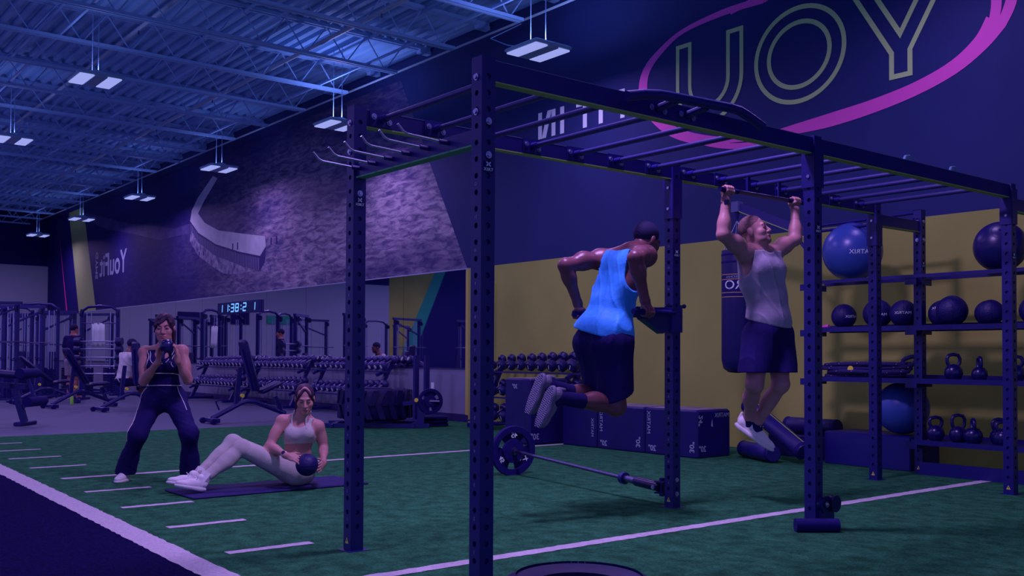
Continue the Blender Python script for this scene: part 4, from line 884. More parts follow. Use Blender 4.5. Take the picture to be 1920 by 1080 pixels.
# ================================================================== TYRE MACHINE, PLATES, POSTS
TY = (-12.95, 7.75, 0)
tm = thing('tyre_trainer', 'big ribbed tyre lying on a low steel frame with weight horns', 'tyre trainer', TY, math.radians(51)); m_tyre = M('tyre_rubber', (.006, .004, .075), .6, spec=.3, var=.15, vscale=10)
MB().lathe([(.30, .12), (.46, .11), (.52, .17), (.53, .34), (.52, .52), (.46, .58), (.30, .57), (.28, .35)], n=48, closed=True).build('tyre_carcass', m_tyre, tm, smooth=50)
lugm = MB(); lugm.hexa([(-.045, .52, .14), (.045, .52, .14), (.045, .56, .14), (-.045, .56, .14), (.03, .52, .36), (.12, .52, .36), (.12, .56, .36), (.03, .56, .36)]); lug = lugm.mesh('tread_lug', m_tyre, 0)
lugn = MB(); lugn.hexa([(.03, .52, .34), (.12, .52, .34), (.12, .56, .34), (.03, .56, .34), (-.045, .52, .56), (.045, .52, .56), (.045, .56, .56), (-.045, .56, .56)]); lug2 = lugn.mesh('tread_lug', m_tyre, 0)
for k in range(18): inst('tread_lug', lug, tm, None, (0, 0, k*math.pi/9)); inst('tread_lug', lug2, tm, None, (0, 0, k*math.pi/9+math.pi/18))
for y in (-.3, .3): MB().beam((-.75, y, .04), (.85, y, .04), .07, .06).build('frame_rail', m_black, tm, smooth=0)
for x in (-.6, .6): MB().beam((x, -.4, .035), (x, .4, .035), .07, .05).build('frame_cross', m_black, tm, smooth=0)
MB().beam((.72, -.3, 0), (.72, -.3, .42), .1, .06, up=(0, 1, 0)).build('horn_post', m_black, tm, smooth=0); MB().cyl((.72, -.3, .40), (1.0, -.32, .40), .022, n=10).build('weight_horn', m_steel, tm)
MB().cyl((.66, -.36, .42), (.66, -.39, .42), .03, n=12).build('knob', m_yellow, tm); MB().beam((.45, -.3, .36), (.75, -.3, .40), .06, .06).build('pivot_arm', m_black, tm, smooth=0)
Rz = lambda a, v: (v[0]*math.cos(a)-v[1]*math.sin(a), v[0]*math.sin(a)+v[1]*math.cos(a), v[2])
a51 = math.radians(51); hp = V(*TY)+V(*Rz(a51, (.86, -.31, .40)))
plate('weight_plate', 'round weight plate hung on the tyre frame', hp, Rz(a51, (.35, -.93, 0)), R=.19, marks=False)
ps = thing('plate_stack', 'low stack of flat black bumper plates beside the tyre frame', 'plates', (-12.55, 8.55, 0))
for k in range(3): MB().lathe([(.025, .0), (.2, .0), (.22, .012), (.22, .04), (.2, .052), (.025, .052)], (0.02*k, -.02*k, .002+.054*k), (0, 0, 1), 28, True).build('bumper_plate', m_blackdull, ps)
sp = thing('post_stand', 'pair of slim black posts on a flat steel foot before the grey panels', 'stand', (-13.55, 9.0, 0))
for x in (-.19, .12): MB().beam((x, 0, .02), (x, 0, 1.08), .06, .08, up=(0, 1, 0)).build('post', m_black, sp, smooth=0)
MB().lathe([(.0005, 0), (.42, 0), (.42, .015), (.38, .025), (.0005, .03)], n=30).build('flat_foot', m_blackdull, sp)
MB().box((XSPLIT-1.05, YWALL-.004, .42), (XSPLIT-.97, YWALL+.01, .62)).build('notice_plate', m_white, wall_r, smooth=0)
# foreground tyre
ft = thing('tractor_tyre', 'dark ribbed tyre rim just rising at the bottom picture edge', 'tyre', (-2.605, 2.40, 0)); ft.scale = (.75, .75, 1.03)
MB().lathe([(.2, .02), (.34, .0), (.385, .05), (.385, .2), (.35, .265), (.28, .28), (.2, .26)], n=48, closed=True).build('tyre_carcass', m_tyre, ft, smooth=50)
l3 = MB(); l3.hexa([(-.016, .34, .05), (.016, .34, .05), (.016, .402, .05), (-.016, .402, .05), (-.016, .30, .285), (.016, .30, .285), (.016, .39, .24), (-.016, .39, .24)]); lm3 = l3.mesh('tread_lug', m_tyre, 0)
for k in range(56): inst('tread_lug', lm3, ft, None, (0, 0, k*math.pi/28))
# ================================================================== IMPLICIT BODIES (one continuous skin per person)
class Sdf:
    def __init__(s): s.p = []
    def cone(s, a, b, ra, rb=None, k=.03, tag='', sub=False):
        s.p.append(('c', V(*a), V(*b), ra, ra if rb is None else rb, k, tag, sub)); return s
    def ell(s, c, r, ax=None, k=.03, tag='', sub=False):
        s.p.append(('e', V(*c), V(*r) if hasattr(r, '__len__') else V(r, r, r), None, np.eye(3) if ax is None else np.asarray(ax, float), k, tag, sub)); return s
    def tags(s, *t):
        o = Sdf(); o.p = [q for q in s.p if any(q[6].startswith(x) for x in t)]; return o
    def mesh(s, res=.008, infl=0., cuts=(), kadd=0., lo=None, hi=None, disp=None):
        L, H = [], []
        for q in s.p:
            if q[7]: continue
            if q[0] == 'c': r = max(q[3], q[4]); L.append(np.minimum(q[1], q[2])-r); H.append(np.maximum(q[1], q[2])+r)
            else: r = q[2].max(); L.append(q[1]-r); H.append(q[1]+r)
        pad = infl+.02+3*res; A = np.min(L, 0)-pad; Bx = np.max(H, 0)+pad
        if lo is not None: A = np.maximum(A, V(*lo))
        if hi is not None: Bx = np.minimum(Bx, V(*hi))
        n = np.ceil((Bx-A)/res).astype(int)+1
        D = np.full(n, .2, np.float32); g = [np.float32(A[i])+np.arange(n[i], dtype=np.float32)*np.float32(res) for i in range(3)]
        for q in s.p:
            k = q[5]+kadd; m = k+infl+2.5*res
            if q[0] == 'c': r = max(q[3], q[4]); l = np.minimum(q[1], q[2])-r-m; h = np.maximum(q[1], q[2])+r+m
            else: r = q[2].max(); l = q[1]-r-m; h = q[1]+r+m
            i0 = np.clip(np.floor((l-A)/res).astype(int), 0, n); i1 = np.clip(np.ceil((h-A)/res).astype(int)+1, 0, n)
            if (i1 <= i0).any(): continue
            sl = tuple(slice(a, b) for a, b in zip(i0, i1)); x = g[0][sl[0]][:, None, None]; y = g[1][sl[1]][None, :, None]; z = g[2][sl[2]][None, None, :]
            if q[0] == 'c':
                a, b = q[1], q[2]; ba = b-a; L2 = max(1e-9, float(ba@ba))
                t = np.clip(((x-a[0])*ba[0]+(y-a[1])*ba[1]+(z-a[2])*ba[2])/L2, 0, 1)
                d = np.sqrt((x-a[0]-t*ba[0])**2+(y-a[1]-t*ba[1])**2+(z-a[2]-t*ba[2])**2)-(q[3]+(q[4]-q[3])*t)
            else:
                X = q[4]; c = q[1]; r3 = q[2]; u = [((x-c[0])*X[0, i]+(y-c[1])*X[1, i]+(z-c[2])*X[2, i])/r3[i] for i in range(3)]
                k0 = np.sqrt(u[0]**2+u[1]**2+u[2]**2); k1 = np.sqrt((u[0]/r3[0])**2+(u[1]/r3[1])**2+(u[2]/r3[2])**2); d = np.where(k0 < 1e-6, -r3.min(), k0*(k0-1)/np.maximum(k1, 1e-6))
            cur = D[sl]
            if q[7]:
                d = -(d)                      # carve
                hh = np.maximum(k-np.abs(cur-d), 0)/max(k, 1e-6); D[sl] = np.maximum(cur, d)+hh*hh*k*.25
            else:
                hh = np.maximum(k-np.abs(cur-d), 0)/max(k, 1e-6); D[sl] = np.minimum(cur, d)-hh*hh*k*.25
        D -= infl
        x = g[0][:, None, None]; y = g[1][None, :, None]; z = g[2][None, None, :]
        if disp is not None: D += disp(x, y, z)
        for c in cuts: D = np.maximum(D, c(x, y, z))
        D[0] = D[-1] = .1; D[:, 0] = D[:, -1] = .1; D[:, :, 0] = D[:, :, -1] = .1
        return surfnet(D.astype(np.float32), A, res)
def sdf_at(S, P, kadd=0.):
    x, y, z = P[:, 0], P[:, 1], P[:, 2]; D = np.full(len(P), .5)
    for q in S.p:
        k = q[5]+kadd
        if q[0] == 'c':
            a, b = q[1], q[2]; ba = b-a; t = np.clip(((P-a)@ba)/max(1e-9, float(ba@ba)), 0, 1); d = np.linalg.norm(P-a-t[:, None]*ba, axis=1)-(q[3]+(q[4]-q[3])*t)
        else:
            u = ((P-q[1])@q[4])/q[2]; k0 = np.linalg.norm(u, axis=1); k1 = np.linalg.norm(u/q[2], axis=1); d = k0*(k0-1)/np.maximum(k1, 1e-6)
        if q[7]: d = -d; h = np.maximum(k-np.abs(D-d), 0)/max(k, 1e-6); D = np.maximum(D, d)+h*h*k*.25
        else: h = np.maximum(k-np.abs(D-d), 0)/max(k, 1e-6); D = np.minimum(D, d)-h*h*k*.25
    return D
def on_skin(S, pts, infl=.008, kadd=.01):
    """move points onto the inflated surface (for seams and piping)"""
    P = np.array([V(*p) for p in pts])
    for _ in range(12):
        d = sdf_at(S, P, kadd)-infl; e = 1e-3; G = np.stack([(sdf_at(S, P+np.eye(3)[i]*e, kadd)-infl-d)/e for i in range(3)], 1); n2 = np.maximum((G*G).sum(1), .05); P = P-(d/n2)[:, None]*G*.9
    return [p for p in P]
def surfnet(D, A, res):
    S = D < 0
    C = [S[i:S.shape[0]-1+i, j:S.shape[1]-1+j, k:S.shape[2]-1+k] for i in (0, 1) for j in (0, 1) for k in (0, 1)]
    cnt = sum(c.astype(np.int8) for c in C); mask = (cnt > 0) & (cnt < 8); idx = np.argwhere(mask)
    if len(idx) == 0: return np.zeros((0, 3)), []
    ID = np.full(mask.shape, -1, np.int32); ID[mask] = np.arange(len(idx))
    acc = np.zeros((len(idx), 3)); num = np.zeros(len(idx)); i, j, k = idx.T
    for ax in range(3):
        o1, o2 = [q for q in range(3) if q != ax]
        for p in (0, 1):
            for q in (0, 1):
                s0 = np.zeros(3, int); s0[o1] = p; s0[o2] = q; s1 = s0.copy(); s1[ax] = 1
                d0 = D[i+s0[0], j+s0[1], k+s0[2]]; d1 = D[i+s1[0], j+s1[1], k+s1[2]]; m = (d0 < 0) != (d1 < 0)
                t = np.where(m, d0/np.where(m, d0-d1, 1), 0); P = np.tile(s0.astype(float), (len(idx), 1)); P[:, ax] = t
                acc[m] += P[m]; num[m] += 1
    Vt = (idx+acc/num[:, None])*res+A
    F = []
    for ax in range(3):
        o1, o2 = (ax+1) % 3, (ax+2) % 3
        sl0 = [slice(None)]*3; sl1 = [slice(None)]*3; sl0[ax] = slice(0, -1); sl1[ax] = slice(1, None)
        s0, s1 = S[tuple(sl0)], S[tuple(sl1)]; e = np.argwhere(s0 != s1); e = e[(e[:, o1] > 0) & (e[:, o2] > 0) & (e[:, o1] < S.shape[o1]-1) & (e[:, o2] < S.shape[o2]-1)]
        if len(e) == 0: continue
        flip = s0[tuple(e.T)]
        def cid(a, b):
            q = e.copy(); q[:, o1] -= a; q[:, o2] -= b; return ID[tuple(q.T)]
        quad = np.stack([cid(1, 1), cid(0, 1), cid(0, 0), cid(1, 0)], 1); quad[~flip] = quad[~flip][:, ::-1]; F.append(quad)
    F = np.concatenate(F); F = F[(F >= 0).all(1)]
    return Vt, F
def np_mesh(name, parts, mats, smooth=True):
    vs = []; fs = []; n = 0
    for v, f in parts:
        vs.append(v); fs.append(np.asarray(f)+n); n += len(v)
    v = np.concatenate(vs); f = np.concatenate(fs)
    me = bpy.data.meshes.new(name); me.vertices.add(len(v)); me.vertices.foreach_set('co', v.astype(np.float32).ravel()); me.loops.add(len(f)*4); me.polygons.add(len(f))
    me.loops.foreach_set('vertex_index', f.astype(np.int32).ravel()); me.polygons.foreach_set('loop_start', np.arange(0, len(f)*4, 4, dtype=np.int32)); me.polygons.foreach_set('use_smooth', np.ones(len(f), bool))
    for m in (mats if isinstance(mats, (list, tuple)) else [mats]): me.materials.append(m)
    me.update(calc_edges=True); me.validate()
    return me
def plane(p, n):
    p = V(*p); n = unit(n); return lambda x, y, z: (x-p[0])*n[0]+(y-p[1])*n[1]+(z-p[2])*n[2]
def inv(f): return lambda x, y, z: -f(x, y, z)
def ballcut(c, r): return lambda x, y, z: r-np.sqrt((x-c[0])**2+(y-c[1])**2+(z-c[2])**2)      # removes the ball
def capcut(a, b, r):
    a, b = V(*a), V(*b); ba = b-a; L2 = ba@ba
    def f(x, y, z):
        t = np.clip(((x-a[0])*ba[0]+(y-a[1])*ba[1]+(z-a[2])*ba[2])/L2, 0, 1); return r-np.sqrt((x-a[0]-t*ba[0])**2+(y-a[1]-t*ba[1])**2+(z-a[2]-t*ba[2])**2)
    return f
def axes(f, up=(0, 0, 1)):      # columns: right, forward, up
    f = unit(f); r = unit(np.cross(f, V(*up))); u = np.cross(r, f); return np.stack([r, f, u], 1)
def wr(amp, *ws):      # cloth folds
    def f(x, y, z):
        d = 0
        for (a, b, c, ph) in ws: d = d+np.sin(a*x+b*y+c*z+ph+1.3*np.sin(9*z+4*x))
        return amp*d
    return f
def folds(amp, *ws):      # sharper cloth creases: outward ridges
    def f(x, y, z):
        d = 0
        for (a, b, c, ph, w) in ws:
            r = 1-np.abs(np.sin(a*x+b*y+c*z+ph+w*np.sin(7*z+5*x-3*y+ph))); d = d-r*r*r
        return amp*d
    return f
def hand(S, wrist, d, n, thumb, curl=.35, spread=.10, sc=1., tcurl=.4, tag='hand', curls=None):
    w = V(*wrist); d = unit(d); n = unit(V(*n)-d*(V(*n)@d)); th = unit(V(*thumb)-d*(V(*thumb)@d)-n*(V(*thumb)@n))
    pc = w+d*.048*sc; S.ell(pc, (.043*sc, .050*sc, .018*sc), np.stack([th, d, n], 1), .012, tag)
    S.cone(w-d*.02, w+d*.02, .026*sc, .027*sc, .015, tag)
    for i, (off, L) in enumerate(((.031, .072), (.011, .080), (-.010, .075), (-.029, .060))):
        p = w+d*.085*sc+th*off*sc; dd = unit(d+th*spread*(off/.03)); c = (curls[i] if curls else curl); r = .0098*sc
        q0 = p-d*.02*sc
        for j, fr in enumerate((.45, .31, .24)):
            ang = c*(1.0 if j else .8); dd = unit(dd*math.cos(ang)+n*math.sin(ang)) if True else dd
            # rotate dd towards n about th
            q = p+dd*L*fr*sc; S.cone(q0 if j == 0 else p, q, r, r*.9, .006, tag); p = q; q0 = q; r *= .9
            nn = unit(np.cross(th, dd)); n2 = nn if nn@n > 0 else -nn
    p = w+d*.03*sc+th*.034*sc; dd = unit(th*.75+d*.75+n*.25); r = .0125*sc
    S.cone(w+d*.02*sc+th*.015*sc, p, .017*sc, r, .012, tag)
    for j, L in enumerate((.036, .028)):
        q = p+dd*L*sc; S.cone(p, q, r, r*.85, .006, tag); p = q; r *= .85; dd = unit(dd+n*tcurl+d*.25)
def fist(S, center, bar, up, out, sc=1., thumb_dir=1, tag='hand'):
    # a hand closed round a bar: bar = bar axis (towards the index finger), up = from bar towards the knuckles/back of hand wrist side, out = palm faces -out
    c = V(*center); b = unit(bar); u = unit(V(*up)-b*(V(*up)@b)); o = np.cross(b, u)
    if o@V(*out) < 0: o = -o
    R0 = .026*sc
    for i, off in enumerate((.031, .010, -.011, -.031)):
        base = c+b*off*sc; pts = []
        for a in (-.1, .8, 1.7, 2.6, 3.5, 4.2): pts.append(base+(o*math.cos(a)*-1+u*math.sin(a)*-1)*0+(o*math.cos(a)+u*math.sin(a))*R0)
        for j in range(len(pts)-1): S.cone(pts[j], pts[j+1], .0098*sc*(1-.03*j), .0098*sc*(1-.03*(j+1)), .005, tag)
    S.ell(c+o*.030*sc-u*.012*sc, (.040*sc, .030*sc, .016*sc), np.stack([b, u, o], 1), .012, tag)
    p = c+b*.035*sc+o*.022*sc-u*.02*sc
    for q in (c+b*.050*sc-o*.005*sc-u*.022*sc, c+b*.030*sc-o*.028*sc-u*.012*sc): S.cone(p, q, .0115*sc, .0105*sc, .006, tag); p = q
def head(S, c, f, up=(0, 0, 1), sc=1., male=True, neck=None, nr=.055):
    X = axes(f, up); c = V(*c); P = lambda x, y, z: c+X@V(x, y, z)*sc
    S.ell(P(0, -.012, .035), V(.074, .094, .085)*sc, X, .02, 'head')
    S.ell(P(0, .030, -.035), V(.060, .064, .082)*sc, X, .03, 'head')
    j = .060 if male else .050
    S.ell(P(0, .040, -.078), V(j, .052, .040)*sc, X, .03, 'head')
    S.ell(P(0, .078, -.103), V(.024, .020, .020)*sc, X, .02, 'head')
    for s_ in (-1, 1):
        S.ell(P(s_*.040, .060, -.030), V(.026, .028, .026)*sc, X, .02, 'head')
        S.ell(P(s_*.031, .104, .000), V(.021, .016, .014)*sc, X, .014, 'head', True)
        S.ell(P(s_*.031, .0815, -.001), V(.0155, .0135, .0125)*sc, X, .004, 'head')
        S.ell(P(s_*.076, -.008, -.012), V(.010, .020, .031)*sc, X, .010, 'ear')
    S.cone(P(-.034, .085, .020), P(.034, .085, .020), (.012 if male else .009)*sc, k=.016, tag='head')
    S.cone(P(0, .090, .006), P(0, .113, -.036), .0085*sc, .0125*sc, .010, 'head')
    for s_ in (-1, 1): S.ell(P(s_*.011, .100, -.040), V(.009, .011, .008)*sc, X, .007, 'head')
    S.ell(P(0, .0955, -.066), V(.023, .010, .0075)*sc, X, .006, 'head'); S.ell(P(0, .0935, -.078), V(.019, .010, .0075)*sc, X, .006, 'head')
    if neck is not None: S.cone(P(0, -.018, -.055), neck, nr*sc, nr*1.1, .03, 'neck')
    return X, P
def face_parts(body, P, X, sc, brow_mat, lip_mat, eye_mat, closed=False):
    for s_ in (-1, 1):
        S = Sdf(); S.ell(P(s_*.031, .0925, -.002), V(.0125, .0040, .0050 if not closed else .0026)*sc, X, .002); inst('eye', np_mesh('eye', [S.mesh(.0018)], eye_mat), body)
        S = Sdf(); S.cone(P(s_*.016, .0985, .019), P(s_*.034, .0965, .0245), .0032*sc, .0032*sc, .003); S.cone(P(s_*.034, .0965, .0245), P(s_*.050, .083, .018), .0032*sc, .002*sc, .003); inst('eyebrow', np_mesh('eyebrow', [S.mesh(.002)], brow_mat), body)
    S = Sdf(); S.ell(P(0, .0985, -.0665), V(.0225, .009, .0062)*sc, X, .002); S.ell(P(0, .0965, -.0775), V(.0185, .009, .0070)*sc, X, .002); inst('lips', np_mesh('lips', [S.mesh(.002)], lip_mat), body)
def arm(S, sh, el, wrp, r=(.052, .043, .041, .027), tag='arm', musc=1.):
    sh, el, wrp = V(*sh), V(*el), V(*wrp); S.cone(sh, el, r[0], r[1], .03, tag); S.cone(el, wrp, r[2], r[3], .02, tag)
    m = sh*.52+el*.48; a, u, d = frame(el-sh); S.ell(m+u*.010, V(r[0]*1.02*musc, r[0]*1.02*musc, .085), np.stack([a, u, d], 1), .02, tag)
    m2 = el*.70+wrp*.30; a, u, d = frame(wrp-el); S.ell(m2, V(r[2]*1.08, r[2]*1.02, .075), np.stack([a, u, d], 1), .02, tag)
def leg(S, hip, kn, an, r=(.085, .058, .052, .036), tag='leg', calf=None):
    hip, kn, an = V(*hip), V(*kn), V(*an); S.cone(hip, kn, r[0], r[1], .04, tag); S.cone(kn, an, r[2], r[3], .025, tag); S.ell(kn, (r[1]*.98,)*3, None, .02, tag)
    if calf is not None:
        m = kn*.64+an*.36; a, u, d = frame(an-kn); S.ell(m+unit(calf)*.018, V(r[2]*1.02, r[2]*1.02, .10), np.stack([a, u, d], 1), .025, tag)
def shoe(parent, heel, toe, up, mat, sole_mat, lace_mat=None, L=.27, w=.048, sc=1.):
    heel, toe = V(*heel), V(*toe); f = unit(toe-heel); u = unit(V(*up)-f*(V(*up)@f)); r = np.cross(f, u); X = np.stack([r, f, u], 1); Q = lambda x, y, z: heel+X@V(x, y, z)*sc
    S = Sdf(); S.ell(Q(0, .055, .045), V(.034, .055, .040)*sc, X, .02); S.ell(Q(0, .17, .032), V(.042, .085, .030)*sc, X, .03); S.cone(Q(0, .04, .055), Q(0, .055, .095), .036*sc, .034*sc, .02); S.ell(Q(0, .12, .05), V(.034, .06, .034)*sc, X, .02); S.cone(Q(0, .005, .06), Q(0, -.006, .10), .016*sc, .010*sc, .012)
    sh = inst('shoe', np_mesh('shoe', [S.mesh(.0045, cuts=[plane(Q(0, 0, .010), -u)])], mat), parent)
    S = Sdf(); S.ell(Q(0, .055, .012), V(.038, .062, .026)*sc, X, .02); S.ell(Q(0, .165, .012), V(.048, .098, .024)*sc, X, .03); S.cone(Q(0, .06, .012), Q(0, .16, .012), .036*sc, .040*sc, .02)
    inst('sole', np_mesh('sole', [S.mesh(.0045, cuts=[plane(Q(0, 0, .024), u), plane(Q(0, 0, -.006), -u)])], sole_mat), sh)
    if lace_mat:
        S = Sdf()
        for k in range(4): S.cone(Q(-.024, .10+.022*k, .080-.012*k), Q(.024, .108+.022*k, .078-.012*k), .0034*sc, k=.002)
        S.cone(Q(-.01, .09, .09), Q(-.035, .10, .105), .0032*sc, k=.002); S.cone(Q(.01, .09, .09), Q(.035, .10, .105), .0032*sc, k=.002); inst('laces', np_mesh('laces', [S.mesh(.0022)], lace_mat), sh)
    return sh
def skin_body(S, label, B, mat, head_c, hands, res=.0085, headr=.19):
    """one skin: coarse trunk and limbs, finer head and hands, cut along matching planes"""
    parts = [S.mesh(res)]
    hc = V(*head_c); parts.append(S.mesh(.0036, lo=tuple(hc-headr), hi=tuple(hc+headr)))
    for h in hands: h = V(*h); parts.append(S.mesh(.0036, lo=tuple(h-.125), hi=tuple(h+.125)))
    # drop the coarse faces inside the fine boxes
    v, f = parts[0]; cen = v[f].mean(1); keep = np.ones(len(f), bool)
    for c, r in [(hc, headr)]+[(V(*h), .125) for h in hands]: keep &= ~((np.abs(cen-c) < r-.012).all(1))
    parts[0] = (v, f[keep])
    o = inst('person', np_mesh('person', parts, mat), None, tuple(B), (0, 0, YAW)); return tag(o, label, 'person')
# ================================================================== PEOPLE
def SK(name, rgb, rough=.5): return M(name, rgb, rough, spec=.35, var=.10, vscale=14)
sk_light = SK('light_skin', (.50, .25, .215)); sk_fair = SK('tan_skin', (.47, .22, .20)); sk_dark = SK('dark_brown_skin', (.17, .062, .075), .38); sk_pale = SK('fair_skin', (.46, .225, .215))
m_hair = M('dark_hair', (.045, .018, .05), .55, spec=.3, var=.4, vscale=60, aniso=(1, 1, .15)); m_hairb = M('black_hair', (.012, .008, .06), .8)
m_hairs = M('short_brown_hair', (.16, .08, .09), .8, var=.3, vscale=60)
m_lip = M('lip_tone', (.42, .13, .14), .4); m_eye = M('eye_dark', (.03, .02, .05), .25); m_brow = M('brow_dark', (.05, .025, .05), .7)
def cloth(name, rgb, rough=.8, b=.15, sc=30): return M(name, rgb, rough, spec=.15, var=.08, vscale=10, bump=b, bscale=sc)
c_navy = cloth('navy_sportswear', (.010, .006, .085)); c_navyp = cloth('navy_trousers', (.012, .007, .09)); c_pipe = M('white_piping', (.7, .66, .68), .7)
c_sand = cloth('pale_grey_leggings', (.47, .46, .40)); c_sandtop = cloth('pale_grey_sports_top', (.50, .49, .43)); c_shoe = M('white_shoe_mesh', (.78, .78, .72), .7, bump=.2, bscale=90); c_sole = M('white_rubber_sole', (.74, .72, .68), .6)
c_blue = cloth('bright_blue_tank', (.055, .37, .92), .55); c_blk = cloth('black_shorts_cloth', (.010, .006, .085)); c_grey = cloth('heather_grey_tee', (.36, .33, .40)); c_sock = cloth('black_sock', (.012, .008, .09)); c_greysh = M('grey_running_shoe', (.17, .16, .24), .6, bump=.2, bscale=90); c_greysole = M('grey_shoe_sole', (.15, .14, .23), .6)
c_white = cloth('white_tee', (.60, .60, .58)); c_greyshort = cloth('grey_shorts_cloth', (.24, .22, .27)); m_watch = M('black_watch', (.012, .01, .08), .3)
def garment(parent, name, S, mat, res=.006, **k): return inst(name, np_mesh(name, [S.mesh(res, **k)], mat), parent)
def tubes(parent, name, mat, *paths, r=.0035):
    mb = MB()
    for p in paths: mb.tube(p, r, 6)
    return mb.build(name, mat, parent)
def snap(S, pts, infl=.004, steps=24):
    """push points onto the surface of the implicit body"""
    out = []
    for p in pts:
        p = V(*p); best = None
        out.append(p)
    return out
# ---------------------------------------------------------------- 1 squatting woman with kettlebell
B1 = (-8.349, 2.895, .008); f1 = unit((.16, -1, 0)); X1 = axes(f1); r1 = X1[:, 0]      # r1 = her right hand side (picture left)
S = Sdf(); pel = V(.0, .13, .70); wai = V(.026, .07, .81); che = V(.030, .03, .985); nb = V(.034, .045, 1.115)
shL, shR = V(-.128, .03, 1.078), V(.190, .01, 1.090); hpA, hpB = V(-.088, .125, .67), V(.100, .115, .67); knA, knB = V(-.118, -.13, .40), V(.305, -.13, .41); anA, anB = V(-.278, .03, .085), V(.262, .03, .09)
S.ell(pel, (.165, .125, .115), X1, .05, 'torso'); S.ell(wai, (.118, .092, .12), X1, .05, 'torso'); S.ell(che, (.138, .098, .135), X1, .05, 'torso'); S.cone(shL, nb, .042, .05, .04, 'torso'); S.cone(shR, nb, .042, .05, .04, 'torso'); S.ell(pel+V(-.06, .06, -.03), .09, None, .04, 'torso'); S.ell(pel+V(.06, .06, -.03), .09, None, .04, 'torso')
for s_ in (-1, 1): S.ell(che+X1@V(s_*.062, .075, -.01), (.056, .05, .055), X1, .03, 'torso')
elA, elB = V(-.100, -.07, .835), V(.268, -.07, .848); wA, wB = V(.082, -.225, 1.015), V(.232, -.225, 1.025)
for sh, el, w in ((shL, elA, wA), (shR, elB, wB)): S.ell(sh, (.05,)*3, None, .03, 'arm'); arm(S, sh, el, w, (.045, .037, .036, .023), 'arm', .95)
hand(S, wA, (.05, -.10, 1), (1, -.25, 0), (0, 1, .2), .42, .12, .88); hand(S, wB, (-.05, -.10, 1), (-1, -.25, 0), (0, 1, .2), .42, .12, .88)
leg(S, hpA, knA, anA, (.088, .058, .05, .036), 'leg', (-.2, 1, 0)); leg(S, hpB, knB, anB, (.088, .058, .05, .036), 'leg', (.2, 1, 0))
Xh, Ph = head(S, (.044, .0, 1.285), (.20, -1, -.06), (-.03, 0, 1), 1.02, False, nb, .046)
p1 = skin_body(S, 'woman in navy sportswear squatting and holding a kettlebell at her chin', B1, sk_fair, (.044, 0, 1.285), (wA+V(0, -.02, .07), wB+V(0, -.02, .07)))
face_parts(p1, Ph, Xh, 1.02, m_brow, m_lip, m_eye)
H = Sdf(); H.ell(Ph(0, -.020, .037), V(.081, .099, .092)*1.02, Xh, .02); H.ell(Ph(0, -.085, -.02), V(.05, .045, .06)*1.02, Xh, .03)
H.ell(Ph(0, .125, -.052), V(.060, .085, .094)*1.02, Xh, .015, sub=True)
for a_, b_, r0, r1_ in (((-.030, .058, .094), (.028, .092, .040), .017, .012), ((-.030, .058, .094), (.052, .082, .028), .017, .012), ((-.030, .058, .094), (.066, .058, .020), .017, .012), ((.052, .072, .034), (.073, .042, -.030), .011, .007), ((-.030, .060, .094), (-.058, .074, .044), .016, .012), ((-.058, .074, .044), (-.073, .046, -.03), .012, .011), ((-.073, .04, -.03), (-.076, .01, -.125), .015, .011), ((-.072, .0, -.03), (-.068, -.02, -.14), .019, .013), ((.0, .06, .092), (.03, .07, .08), .016, .014)):
    H.cone(Ph(*a_), Ph(*b_), r0, r1_, .010)
inst('hair', np_mesh('hair', [H.mesh(.0034, disp=wr(.0007, (90, 20, 20, 0)))], m_hair), p1)
TT = S.tags('torso'); up1 = V(0, 0, 1)
garment(p1, 'tank_top', TT, c_navy, .006, infl=.007, kadd=.01, cuts=[plane(V(0, 0, .77), -up1), plane(V(0, 0, 1.10), up1), ballcut(V(*(che+X1@V(0, .12, .13))), .095), ballcut(V(*(shL+V(-.035, -.01, .0))), .088), ballcut(V(*(shR+V(.035, -.01, 0))), .088)], disp=wr(.0008, (30, 20, 60, 0)))
PT = Sdf(); PT.p = [q for q in S.p if q[6] == 'torso' and q[1][2] < .9]
for hp, kn, an in ((hpA, knA, anA), (hpB, knB, anB)): PT.cone(hp, kn, .092, .060, .05); PT.cone(kn, an+V(0, 0, .03), .060, .058, .05); PT.cone(kn*.35+an*.65, an+V(0, 0, -.03), .054, .072, .05)
garment(p1, 'trousers', PT, c_navyp, .006, infl=.006, kadd=.01, cuts=[plane(V(0, .1, .815), up1), plane(V(0, 0, .055), -up1)], disp=folds(.0032, (12, 18, 26, 0, 1.2)))
ringpts = lambda z, c, rx, ry: [c+X1@V(rx*math.cos(a), ry*math.sin(a), z) for a in np.linspace(-.35, math.pi+.35, 26)]
tubes(p1, 'piping', c_pipe, on_skin(TT, ringpts(0, V(.024, .075, .800), .15, .13), .0135), on_skin(TT, ringpts(0, V(.028, .05, .885), .15, .14), .008), r=.0036)
tubes(p1, 'neck_piping', c_pipe, on_skin(TT, cat_rom([V(-.070, -.05, 1.10), V(-.052, -.10, 1.045), V(-.015, -.14, 1.0), V(.03, -.15, .985), V(.08, -.145, 1.0), V(.118, -.11, 1.045), V(.140, -.06, 1.10)], 4), .008), r=.0030)
tubes(p1, 'arm_piping', c_pipe, on_skin(TT, cat_rom([V(-.098, -.05, 1.105), V(-.083, -.10, 1.04), V(-.090, -.12, .985), V(-.112, -.10, .95)], 4), .008), on_skin(TT, cat_rom([V(.160, -.05, 1.11), V(.148, -.10, 1.04), V(.152, -.12, .985), V(.172, -.10, .95)], 4), .008), r=.0028)
